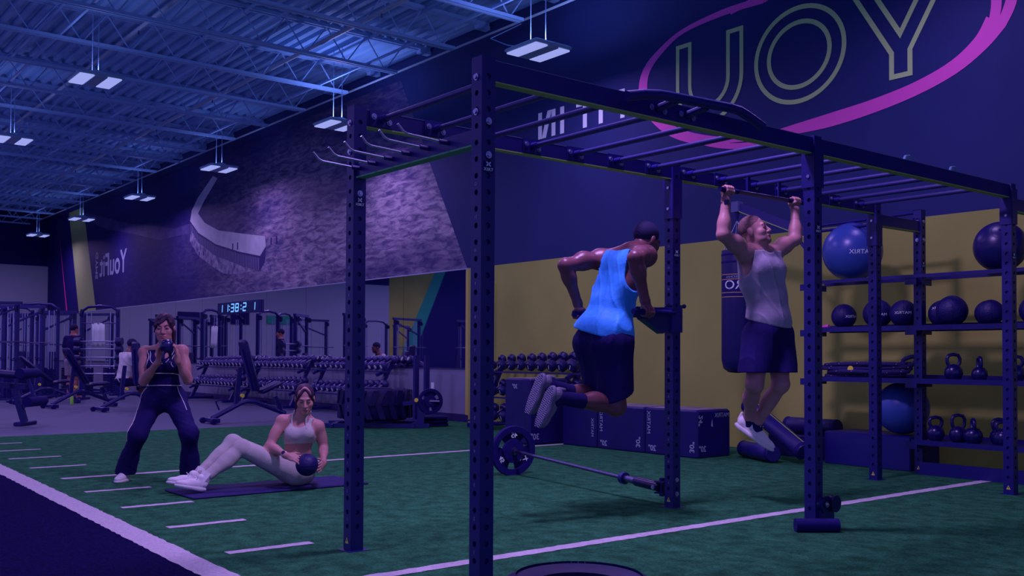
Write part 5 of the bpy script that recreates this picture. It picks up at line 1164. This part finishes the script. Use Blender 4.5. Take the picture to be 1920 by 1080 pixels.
tubes(p1, 'side_piping', c_pipe, on_skin(PT, cat_rom([V(-.145, .03, .80), V(-.20, .02, .72), V(-.21, -.04, .62), V(-.21, -.12, .52), V(-.21, -.17, .42), V(-.23, -.16, .34)], 5), .008), on_skin(PT, cat_rom([V(.185, .02, .80), V(.23, 0, .72), V(.27, -.05, .62)], 5), .008), r=.0035)
shoe(p1, anA+V(-.005, .045, -.085), anA+V(.0, -.215, -.085), (0, 0, 1), c_shoe, c_sole, c_pipe, sc=.92); shoe(p1, anB+V(.0, .045, -.09), anB+V(.06, -.20, -.09), (0, 0, 1), c_shoe, c_sole, c_pipe, sc=.92)
kt = thing('kettlebell', 'small black kettlebell held upside down by the squatting woman', 'kettlebell', tuple(V(*B1)+V(*Rz(YAW, (.157, -.262, 1.13)))), YAW+1.2)
MB().lathe([(.0005, .055), (.03, .052), (.05, .03), (.056, 0), (.05, -.03), (.034, -.05), (.0005, -.056)], n=24).build('bell', m_gloss, kt, smooth=60); MB().tube([(-.028, 0, -.042), (-.042, 0, -.075), (-.045, 0, -.115), (-.03, 0, -.14), (0, 0, -.146), (.03, 0, -.14), (.045, 0, -.115), (.042, 0, -.075), (.028, 0, -.042)], .0125, 10).build('handle', m_gloss, kt, smooth=60)
# ---------------------------------------------------------------- 2 seated woman with ball on a mat
tag(MB(off=(-7.43, 3.5, 0)).cbox((-7.43, 3.475, .014), (.60, 1.48, .014), bev=.006).build('exercise_mat', M('dark_mat_foam', (.012, .008, .10), .8, bump=.2, bscale=80), loc=(-7.43, 3.5, 0)), 'thin dark exercise mat on the turf under the seated woman', 'mat')
B2 = (-7.364, 3.627, .020); fP = unit((-.78, -.626, 0)); XP = axes(fP); fC = unit((.12, -1, .12)); XC = axes(fC, (-.05, .1, 1))
S = Sdf(); pel = V(.015, .05, .115); wai = V(.045, .05, .27); che = V(.066, .03, .415); nb = V(.082, .025, .555); shA, shB = V(-.072, -.005, .515), V(.205, .055, .468)
hN, hF = V(.055, -.02, .105), V(-.055, .12, .11); kN, kF = V(-.345, -.20, .318), V(-.455, -.06, .345); aN, aF = V(-.565, -.42, .105), V(-.645, -.30, .125)
S.ell(pel, (.165, .115, .11), XP, .05, 'torso'); S.ell(wai, (.108, .088, .12), XC, .06, 'torso'); S.ell(che, (.130, .092, .125), XC, .05, 'torso'); S.cone(shA, nb, .04, .046, .04, 'torso'); S.cone(shB, nb, .04, .046, .04, 'torso')
for s_ in (-1, 1): S.ell(che+XC@V(s_*.058, .072, -.005), (.056, .05, .054), XC, .03, 'torso')
S.ell(pel+V(.06, .03, -.02), .10, None, .04, 'torso')
eA, eB = V(-.148, -.10, .325), V(.245, .09, .295); wA, wB = V(.030, -.265, .262), V(.282, -.115, .190)
for sh, el, w in ((shA, eA, wA), (shB, eB, wB)): S.ell(sh, (.048,)*3, None, .03, 'arm'); arm(S, sh, el, w, (.043, .036, .035, .023), 'arm', .95)
ballc = V(.178, -.235, .190)
hand(S, wA, (1, -.18, -.22), (.3, .55, -.75), (.25, .25, .9), .30, .28, .90); hand(S, wB, (-.05, -.95, -.25), (-.95, .0, -.1), (0, .1, 1), .35, .2, .88)
leg(S, hN, kN, aN, (.092, .058, .052, .036), 'leg', (-.3, .2, -.8)); leg(S, hF, kF, aF, (.090, .058, .052, .036), 'leg', (-.3, .2, -.8))
hc2 = V(.108, -.005, .700); Xh, Ph = head(S, hc2, (.22, -.92, -.30), (.04, -.25, 1), .95, False, nb, .047)
p2 = skin_body(S, 'woman in pale grey sportswear sitting back on a mat, twisting with a ball', B2, sk_light, hc2, (wA+V(.07, 0, -.02), wB+V(-.02, -.06, -.02)))
face_parts(p2, Ph, Xh, .95, m_brow, m_lip, m_eye, True)
H = Sdf(); H.ell(Ph(0, -.020, .034), V(.079, .097, .090)*.95, Xh, .02); H.ell(Ph(0, -.11, -.01), V(.042, .036, .04), Xh, .03)
H.ell(Ph(0, .122, -.042), V(.062, .082, .106)*.95, Xh, .015, sub=True)
for s_ in (-1, 1):
    for a_, b_, r0, r1_ in (((s_*.004, .055, .098), (s_*.045, .070, .055), .010, .010), ((s_*.045, .070, .055), (s_*.071, .045, -.005), .010, .008), ((s_*.070, .046, .0), (s_*.069, .055, -.06), .006, .004)): H.cone(Ph(*a_), Ph(*b_), r0, r1_, .010)
H.cone(Ph(.074, .03, -.02), Ph(.080, .02, -.14), .008, .005, .01)
inst('hair', np_mesh('hair', [H.mesh(.0034, disp=wr(.0007, (90, 20, 20, 0)))], m_hair), p2)
TT = S.tags('torso'); uC = XC[:, 2]
garment(p2, 'sports_top', TT, c_sandtop, .0055, infl=.006, kadd=.008, cuts=[plane(che-uC*.085, -uC), plane(che+uC*.115, uC), ballcut(che+XC@V(0, .10, .13), .088), ballcut(shA+V(-.015, -.02, -.0), .085), ballcut(shB+V(.03, -.02, .0), .088)])
for s_ in (-1, 1): tubes(p2, 'strap', c_sandtop, on_skin(S.tags('torso', 'neck'), cat_rom([che+XC@V(s_*.058, .12, .03), che+XC@V(s_*.060, .10, .08), che+XC@V(s_*.052, .06, .13), nb+XC@V(s_*.042, .02, .02), nb+XC@V(s_*.035, -.03, .04)], 4), .002), r=.008)
LG = S.tags('leg'); HP = Sdf(); HP.p = [q for q in S.p if q[6] == 'torso' and q[1][2] < .35]+[q for q in S.p if q[6] == 'leg']
legpart = LG.mesh(.006, infl=.005, kadd=.006, cuts=[plane(aN*.94+kN*.06, aN-kN)], disp=wr(.0007, (40, 30, 60, 0)))
hippart = HP.mesh(.006, infl=.006, kadd=.006, cuts=[plane(V(.03, .05, .205), V(.10, .05, 1)), plane(V(-.16, -.02, .12), V(-.78, -.626, 0))])
inst('leggings', np_mesh('leggings', [legpart, hippart], c_sand), p2)
fd = unit((-.72, -.62, .22))
for a, nm in ((aN, 0), (aF, 1)): tubes(p2, 'sock', c_shoe, [a+V(.022, .020, .034), a+V(.0, .0, .0), a+V(-.022, -.018, -.03)], r=.0435)
shoe(p2, aN+V(.005, -.005, -.098), aN+V(.005, -.005, -.098)+fd*.27, (.1, .1, 1), c_shoe, c_sole, c_pipe, sc=.95); shoe(p2, aF+V(-.005, -.02, -.10), aF+V(-.005, -.02, -.10)+unit((-.78, -.6, .18))*.27, (.1, .1, 1), c_shoe, c_sole, c_pipe, sc=.95)
wt = thing('wrist_watch', 'black square watch with a pale strap on the seated woman', 'watch', tuple(V(*B2)+V(*Rz(YAW, wA-V(.022, -.016, -.006)))), YAW)
dw = unit(wA-eA); MB().lathe([(.026, -.011), (.0285, -.011), (.0285, .011), (.026, .011)], (0, 0, 0), tuple(dw), 20, True).build('strap', c_pipe, wt); aw, uw, _ = frame(dw); MB().cbox(unit(V(-.1, -.8, .6)-dw*(V(-.1, -.8, .6)@dw))*.031, (.03, .03, .012), np.stack([np.cross(unit(V(-.1, -.8, .6)-dw*(V(-.1, -.8, .6)@dw)), dw), dw, unit(V(-.1, -.8, .6)-dw*(V(-.1, -.8, .6)@dw))], 1), bev=.004).build('watch_face', m_watch, wt)
mbx = thing('medicine_ball', 'black medicine ball held low in both hands by the seated woman', 'medicine ball', tuple(V(*B2)+V(*Rz(YAW, ballc-V(0, 0, .088)))), YAW)
MB().ball((0, 0, .088), .088, 28, 18).build('ball_skin', m_mb, mbx, smooth=60)
MB().tube([V(.0885*math.cos(q), .0885*math.sin(q), .088) for q in np.linspace(0, 2*math.pi, 40)[:-1]], .002, 4, closed=True).build('seam', m_blackdull, mbx)
# ---------------------------------------------------------------- 3 man on the dip bars
B3 = (-4.85, 4.75, 0); f3 = unit((.78, .626, 0)); lean = unit((.20, .13, .58)); X3 = axes(f3, lean); X3 = np.stack([X3[:, 0], unit(np.cross(lean, X3[:, 0])), lean], 1); rt = X3[:, 0]
S = Sdf(); pel = V(-.040, -.035, 1.185); wai = V(.004, -.01, 1.36); che = V(.066, .02, 1.565); nb = V(.150, .065, 1.785); shR, shL = V(.225, -.145, 1.742), V(-.055, .150, 1.748)
S.ell(pel, (.158, .118, .115), X3, .05, 'torso'); S.ell(wai, (.135, .098, .14), X3, .06, 'torso'); S.ell(che, (.172, .115, .165), X3, .06, 'torso'); S.ell(V(.098, .02, 1.69), (.165, .095, .10), X3, .05, 'torso'); S.cone(shR, nb, .058, .062, .05, 'torso'); S.cone(shL, nb, .058, .062, .05, 'torso')
for s_ in (-1, 1):
    S.ell(che+X3@V(s_*.105, -.055, -.01), (.055, .05, .12), X3, .04, 'torso'); S.ell(V(.095, .02, 1.69)+X3@V(s_*.085, -.065, .01), (.062, .042, .07), X3, .03, 'torso'); S.ell(pel+X3@V(s_*.07, -.06, -.05), .088, None, .04, 'torso')
eR, eL = V(.125, -.365, 1.705), V(-.308, .005, 1.690); wR, wL = V(.200, -.285, 1.435), V(-.215, .098, 1.435)
for sh, el, w in ((shR, eR, wR), (shL, eL, wL)): S.ell(sh, (.071,)*3, None, .04, 'arm'); arm(S, sh, el, w, (.062, .048, .050, .031), 'arm', 1.08)
for c_, o_ in ((V(.217, -.281, 1.36), rt), (V(-.205, .111, 1.36), -rt)): fist(S, c_, f3, o_, (0, 0, 1), 1.05)
for w, c_ in ((wR, V(.217, -.281, 1.36)), (wL, V(-.205, .111, 1.36))): S.cone(w, c_+V(0, 0, .035), .030, .026, .02, 'arm')
hR, hL = V(.020, -.11, 1.15), V(-.10, .04, 1.15); kR, kL = V(.030, -.115, .735), V(-.045, .065, .755); aR, aL = V(-.365, -.345, .80), V(-.425, -.155, .875)
leg(S, hR, kR, aR, (.092, .066, .060, .040), 'leg', (0, 0, 1)); leg(S, hL, kL, aL, (.092, .066, .060, .040), 'leg', (0, 0, 1))
hc3 = V(.268, .145, 1.885); Xh, Ph = head(S, hc3, (.78, .60, -.38), (.25, .2, 1), 1.0, True, nb, .060)
p3 = skin_body(S, 'man in a bright blue tank top doing dips, seen from behind', B3, sk_dark, hc3, ((.217, -.281, 1.38), (-.205, .111, 1.38)), headr=.16)
face_parts(p3, Ph, Xh, 1., m_brow, M('dark_lip', (.12, .04, .06), .5), m_eye)
H = Sdf(); H.ell(Ph(0, -.018, .036), V(.080, .100, .092), Xh, .02); H.ell(Ph(0, .125, -.05), V(.09, .10, .10), Xh, .012, sub=True); H.ell(Ph(0, -.02, -.13), V(.12, .13, .075), Xh, .01, sub=True)
inst('hair', np_mesh('hair', [H.mesh(.004, disp=wr(.0005, (300, 200, 250, 0)))], m_hairb), p3)
TT = S.tags('torso'); TT.cone(wai+V(-.01, -.01, .02), pel+V(.0, 0, .05), .125, .155, .06); TT.ell(pel+V(0, 0, .055), (.194, .170, .11), X3, .05)
u3 = X3[:, 2]
garment(p3, 'tank_top', TT, c_blue, .006, infl=.010, kadd=.02, cuts=[plane(pel+V(0, 0, .03), -unit(V(.22, -.12, 1))), plane(V(.13, .03, 1.765), unit(V(.25, .15, 1))), capcut(shR+rt*.02+V(.0, -.03, .05), shR+rt*.03+V(-.03, -.02, -.13), .135), capcut(shL-rt*.02+V(-.02, .0, .05), shL-rt*.03+V(-.03, -.02, -.13), .135)], disp=folds(.0060, (24, -17, 4, 0, .9), (17, -21, 7, 2, 1.2)))
SH = Sdf(); SH.p = [q for q in S.p if q[6] == 'torso' and q[1][2] < 1.3]
for h_, k_2 in ((hR, kR), (hL, kL)): SH.cone(h_, k_2+V(0, 0, .03), .114, .104, .08)
garment(p3, 'shorts', SH, c_blk, .0065, infl=.010, kadd=.02, cuts=[plane(V(0, 0, 1.235), u3), plane(V(.02, -.11, .795), V(.32, .25, -1))], disp=folds(.0055, (16, 20, 3, 0, 1.0), (-18, 12, 4, 2, .8)))
for k_2, a in ((kR, aR), (kL, aL)):
    s0 = k_2*.42+a*.58; SS = Sdf(); SS.cone(s0, a, .052, .043, .02); SS.cone(a, a+V(-.03, -.02, -.03), .043, .040, .02); inst('sock', np_mesh('sock', [SS.mesh(.005, cuts=[plane(s0, k_2-a)])], c_sock), p3)
sn = unit((-.72, -.62, .30))      # the soles face backwards
td = unit(V(-.42, -.12, -.90)-sn*(V(-.42, -.12, -.90)@sn))
for a in (aR, aL): shoe(p3, a+sn*.085-td*.055, a+sn*.085+td*.2, -sn, c_greysh, c_greysole, None, sc=1.08)
for sh_ in [o for o in p3.children if o.name.startswith('shoe')]:
    so = [c for c in sh_.children if c.name.startswith('sole')][0]; a = aR if sh_ == [o for o in p3.children if o.name.startswith('shoe')][0] else aL
    hl = a+sn*.085-td*.055; fr_ = np.cross(td, -sn); mb = MB()
    for k in range(24):
        t_ = .006+k*.0115; hw = .036*math.sin(min(1, (t_+.02)/.09)*math.pi/2)*(1 if t_ < .2 else math.sqrt(max(.05, 1-((t_-.2)/.09)**2))); hw *= 1.08
        mb.tube([hl+td*(t_*1.02+.004*math.sin(q*5+k))+fr_*(hw*q)+sn*.0075 for q in np.linspace(-1, 1, 7)], .0022, 4)
    o = mb.build('tread_ridges', M('sole_ridge', (.26, .24, .38), .6), sh_); o['kind'] = 'stuff'
# ---------------------------------------------------------------- 4 man on the pull up bar
B4 = (-4.45, 5.95, 0); f4 = unit((.626, -.78, 0)); X4 = axes(f4, (0, 0, 1)); r4 = X4[:, 0]
S = Sdf(); pel = V(.017, .03, 1.265); wai = V(.012, .03, 1.42); che = V(-.025, .015, 1.635); nb = V(-.055, -.0, 1.845); shR, shL = V(-.180, -.085, 1.815), V(.078, .125, 1.835)
S.ell(pel, (.155, .112, .115), X4, .05, 'torso'); S.ell(wai, (.118, .088, .15), X4, .06, 'torso'); S.ell(che, (.168, .112, .17), X4, .06, 'torso'); S.ell(V(-.045, .015, 1.74), (.165, .095, .095), X4, .05, 'torso'); S.cone(shR, nb, .055, .056, .05, 'torso'); S.cone(shL, nb, .055, .056, .05, 'torso')
for s_ in (-1, 1):
    S.ell(che+X4@V(s_*.115, -.03, .02), (.055, .055, .13), X4, .04, 'torso'); S.ell(V(-.035, .015, 1.70)+X4@V(s_*.07, .075, .0), (.075, .04, .058), X4, .03, 'torso')
eR, eL = V(-.372, -.245, 1.930), V(.268, .215, 1.955); wR, wL = V(-.345, -.205, 2.180), V(.285, .280, 2.185)
for sh, el, w in ((shR, eR, wR), (shL, eL, wL)): S.ell(sh, (.066,)*3, None, .04, 'arm'); arm(S, sh, el, w, (.060, .046, .047, .030), 'arm', 1.08)
cR, cL = V(-.328, -.199, 2.252), V(.289, .296, 2.252); by = unit((.78, .626, 0))
for c_, w, b_ in ((cR, wR, by), (cL, wL, -by)): fist(S, c_, b_, (0, 0, 1), -f4, 1.0); S.cone(w, c_-f4*.024-V(0, 0, .02), .029, .025, .02, 'arm')
hR, hL = V(-.062, -.035, 1.215), V(.092, .092, 1.215); kR, kL = V(-.118, -.105, .872), V(.092, -.015, .872); aR, aL = V(-.092, .19, .605), V(-.042, .165, .568)
leg(S, hR, kR, aR, (.090, .062, .056, .038), 'leg', (-.5, .6, 0)); leg(S, hL, kL, aL, (.090, .062, .056, .038), 'leg', (-.5, .6, 0))
hc4 = V(-.100, -.015, 1.985); Xh, Ph = head(S, hc4, (.84, -.50, .30), (-.3, .1, 1), .98, True, nb, .058)
p4 = skin_body(S, 'man in a grey cut-off tee and black shorts hanging from the pull-up bar', B4, sk_pale, hc4, (cR+V(0, 0, -.02), cL+V(0, 0, -.02)), headr=.15)
face_parts(p4, Ph, Xh, .98, m_brow, m_lip, m_eye)
H = Sdf(); H.ell(Ph(0, -.014, .037), V(.0745, .0955, .0875)*.98, Xh, .02); H.ell(Ph(0, .135, -.02), V(.09, .10, .115), Xh, .012, sub=True); H.ell(Ph(0, -.03, -.085), V(.12, .14, .09), Xh, .01, sub=True)
inst('hair', np_mesh('hair', [H.mesh(.004)], m_hairs), p4)
H = Sdf(); H.ell(Ph(0, .040, -.080), V(.063, .055, .040)*.98, Xh, .02); H.ell(Ph(0, .080, -.103), V(.027, .022, .022)*.98, Xh, .02); H.ell(Ph(0, .11, -.068), V(.030, .03, .018), Xh, .004, sub=True)
inst('beard', np_mesh('beard', [H.mesh(.003, cuts=[plane(Ph(0, .04, -.062), Xh@V(0, -.25, 1))])], M('stubble', (.34, .16, .15), .8)), p4)
TT = S.tags('torso'); TT.ell(wai+V(0, 0, .02), (.136, .104, .2), X4, .06); TT.ell(pel+V(0, 0, .07), (.154, .112, .08), X4, .06)
garment(p4, 'cut_off_tee', TT, c_grey, .006, infl=.012, kadd=.02, cuts=[plane(V(0, .02, 1.318), V(-.22, .16, -1)), plane(V(-.05, 0, 1.835), V(-.1, .05, 1)), capcut(shR+V(-.02, -.02, .06), shR+V(-.045, -.035, -.10), .085), capcut(shL+V(.05, .04, .06), shL+V(.07, .055, -.10), .082), ballcut(nb+f4*.075+V(0, 0, .045), .072)], disp=folds(.0058, (20, 15, 5, 0, 1.0), (14, 21, 9, 2, 1.3)))
SH = Sdf(); SH.p = [q for q in S.p if q[6] == 'torso' and q[1][2] < 1.3]
for h_, k_2 in ((hR, kR), (hL, kL)): SH.cone(h_, k_2+V(0, 0, .05), .112, .106, .05)
garment(p4, 'shorts', SH, c_blk, .0065, infl=.012, kadd=.02, cuts=[plane(V(0, 0, 1.345), (0, 0, 1)), plane(V(0, 0, .958), (0, 0, -1))], disp=folds(.0055, (16, 18, 2, 0, .8), (-20, 9, 3, 2, .8)))
ft_ = unit((.72, -.42, -.55)); un = unit(V(.35, -.1, .9)-ft_*(V(.35, -.1, .9)@ft_))
for a in (aR, aL):
    SS = Sdf(); SS.cone(a+V(0, .0, .01), a+ft_*.03-un*.03, .042, .042, .02); inst('sock', np_mesh('sock', [SS.mesh(.005)], c_sock), p4); shoe(p4, a-un*.095-ft_*.06, a-un*.095+ft_*.2, un, c_shoe, c_sole, c_pipe, sc=1.05)
wt4 = thing('wrist_band', 'black watch on the left-hand wrist of the hanging man', 'watch', tuple(V(*B4)+V(*Rz(YAW, wR-V(.002, 0, .02)))), YAW); dw = unit(wR-eR)
MB().lathe([(.030, -.013), (.0345, -.013), (.0345, .013), (.030, .013)], (0, 0, 0), tuple(dw), 20, True).build('strap', m_watch, wt4); MB().cbox((0, -.036, 0), (.034, .012, .034), bev=.003).build('watch_face', m_watch, wt4)
# ---------------------------------------------------------------- 5 seated man in white, far
def far_person(label, B, rz, S, hc, mat, hands): 
    o = inst('person', np_mesh('person', [S.mesh(.012), S.mesh(.006, lo=tuple(V(*hc)-.16), hi=tuple(V(*hc)+.16))]+[S.mesh(.0045, lo=tuple(V(*h)-.12), hi=tuple(V(*h)+.12)) for h in hands], mat), None, B, (0, 0, rz)); return tag(o, label, 'person')
B5 = (-20.45, 6.38, 0); X5 = axes((0, 1, 0))
S = Sdf(); pel = V(0, 0, .56); S.ell(pel, (.17, .13, .12), X5, .05, 'torso'); S.ell((0, .03, .74), (.15, .11, .15), X5, .06, 'torso'); S.ell((0, .08, .94), (.18, .12, .16), X5, .06, 'torso'); nb = V(0, .13, 1.12)
shs = (V(-.19, .10, 1.04), V(.19, .10, 1.04)); els = (V(-.25, .24, .80), V(.25, .24, .80)); ws = (V(-.12, .42, .72), V(.12, .42, .72))
for sh, el, w in zip(shs, els, ws): S.cone(sh, nb, .055, .06, .05, 'torso'); S.ell(sh, .066, None, .04, 'arm'); arm(S, sh, el, w, (.056, .044, .044, .03)); hand(S, w, (0, .9, -.2), (0, -.2, -1), (-w[0], 0, 0), .3)
for x in (-1, 1): leg(S, (x*.1, .02, .54), (x*.16, .46, .52), (x*.17, .50, .10), (.095, .065, .06, .04), 'leg', (0, -1, 0)); S.cone((x*.17, .48, .06), (x*.18, .66, .04), .04, .035, .03, 'leg')
X_, P_ = head(S, (0, .19, 1.27), (.1, 1, -.15), (0, -.1, 1), 1., True, nb, .058)
p5 = far_person('man in a white tee seated on a bench in the background, back to us', B5, math.radians(10), S, (0, .19, 1.27), sk_dark, ws)
H = Sdf(); H.ell(P_(0, -.018, .036), V(.080, .100, .092), X_, .02); H.ell(P_(0, .125, -.05), V(.09, .10, .10), X_, .012, sub=True); H.ell(P_(0, -.02, -.13), V(.12, .13, .075), X_, .01, sub=True); inst('hair', np_mesh('hair', [H.mesh(.006)], m_hairb), p5)
H = Sdf(); H.ell(P_(0, .04, -.085), V(.064, .055, .045), X_, .02); inst('beard', np_mesh('beard', [H.mesh(.006)], m_hairb), p5)
TT = S.tags('torso')
for sh, el in zip(shs, els): TT.cone(sh, sh*.45+el*.55, .072, .070, .03)
garment(p5, 'tee', TT, c_white, .009, infl=.012, kadd=.02, cuts=[plane((0, 0, .50), (0, 0, -1)), plane((0, .12, 1.10), (0, .3, 1))], disp=folds(.009, (14, 10, 14, 0, 1.2), (-10, 12, 9, 2, 1.2)))
LG = S.tags('leg'); LG.ell(pel, (.175, .135, .11), X5, .04); garment(p5, 'shorts', LG, c_blk, .01, infl=.012, kadd=.02, cuts=[plane((0, 0, .60), (0, 0, 1)), plane((0, .44, .4), (0, 1.2, -1))])
# the print on his chest, seen in the mirror
MB().cbox((0, .212, .92), (.15, .006, .16)).build('shirt_print', m_navydark, p5)
# ---------------------------------------------------------------- 6 standing man in black, far
B6 = (-25.3, 6.7, 0)
S = Sdf(); S.ell((0, 0, .95), (.165, .12, .12), X5, .05, 'torso'); S.ell((0, 0, 1.12), (.145, .105, .15), X5, .06, 'torso'); S.ell((0, .01, 1.32), (.185, .12, .17), X5, .06, 'torso'); nb = V(0, .02, 1.53); shs = (V(-.20, 0, 1.45), V(.20, 0, 1.45)); els = (V(-.27, -.02, 1.17), V(.27, -.02, 1.17)); ws = (V(-.28, .06, .92), V(.28, .06, .92))
for sh, el, w in zip(shs, els, ws): S.cone(sh, nb, .055, .06, .05, 'torso'); S.ell(sh, .066, None, .04, 'arm'); arm(S, sh, el, w, (.056, .044, .044, .03)); hand(S, w, (0, .1, -1), (-w[0], 0, 0), (0, 1, 0), .3)
for x in (-1, 1): leg(S, (x*.1, 0, .90), (x*.11, .02, .50), (x*.11, -.02, .09), (.095, .062, .058, .04), 'leg', (0, -1, 0)); S.cone((x*.11, -.04, .045), (x*.12, .16, .035), .042, .036, .03, 'leg')
X_, P_ = head(S, (0, .03, 1.68), (0, 1, -.1), (0, 0, 1), 1., True, nb, .06)
p6 = far_person('man in black tee and grey shorts standing among the cable machines', B6, math.radians(25), S, (0, .03, 1.68), SK('warm_skin', (.40, .16, .13)), ws)
H = Sdf(); H.ell(P_(0, -.018, .036), V(.082, .102, .094), X_, .02); H.ell(P_(0, .125, -.05), V(.09, .10, .10), X_, .012, sub=True); H.ell(P_(0, -.02, -.13), V(.12, .13, .075), X_, .01, sub=True); inst('hair', np_mesh('hair', [H.mesh(.006)], m_hairb), p6)
TT = S.tags('torso')
for sh, el in zip(shs, els): TT.cone(sh, sh*.4+el*.6, .072, .072, .03)
garment(p6, 'tee', TT, c_navy, .009, infl=.014, kadd=.02, cuts=[plane((0, 0, .90), (0, 0, -1)), plane((0, 0, 1.53), (0, 0, 1))])
LG = S.tags('leg'); LG.ell((0, 0, .93), (.175, .13, .11), X5, .04)
for x in (-1, 1): LG.cone((x*.1, 0, .88), (x*.115, .01, .55), .11, .105, .04)
garment(p6, 'shorts', LG, c_greyshort, .009, infl=.006, kadd=.02, cuts=[plane((0, 0, .97), (0, 0, 1)), plane((0, 0, .56), (0, 0, -1))])
for x in (-1, 1): shoe(p6, (x*.11, -.08, 0), (x*.12, .2, 0), (0, 0, 1), c_blk, c_shoe)
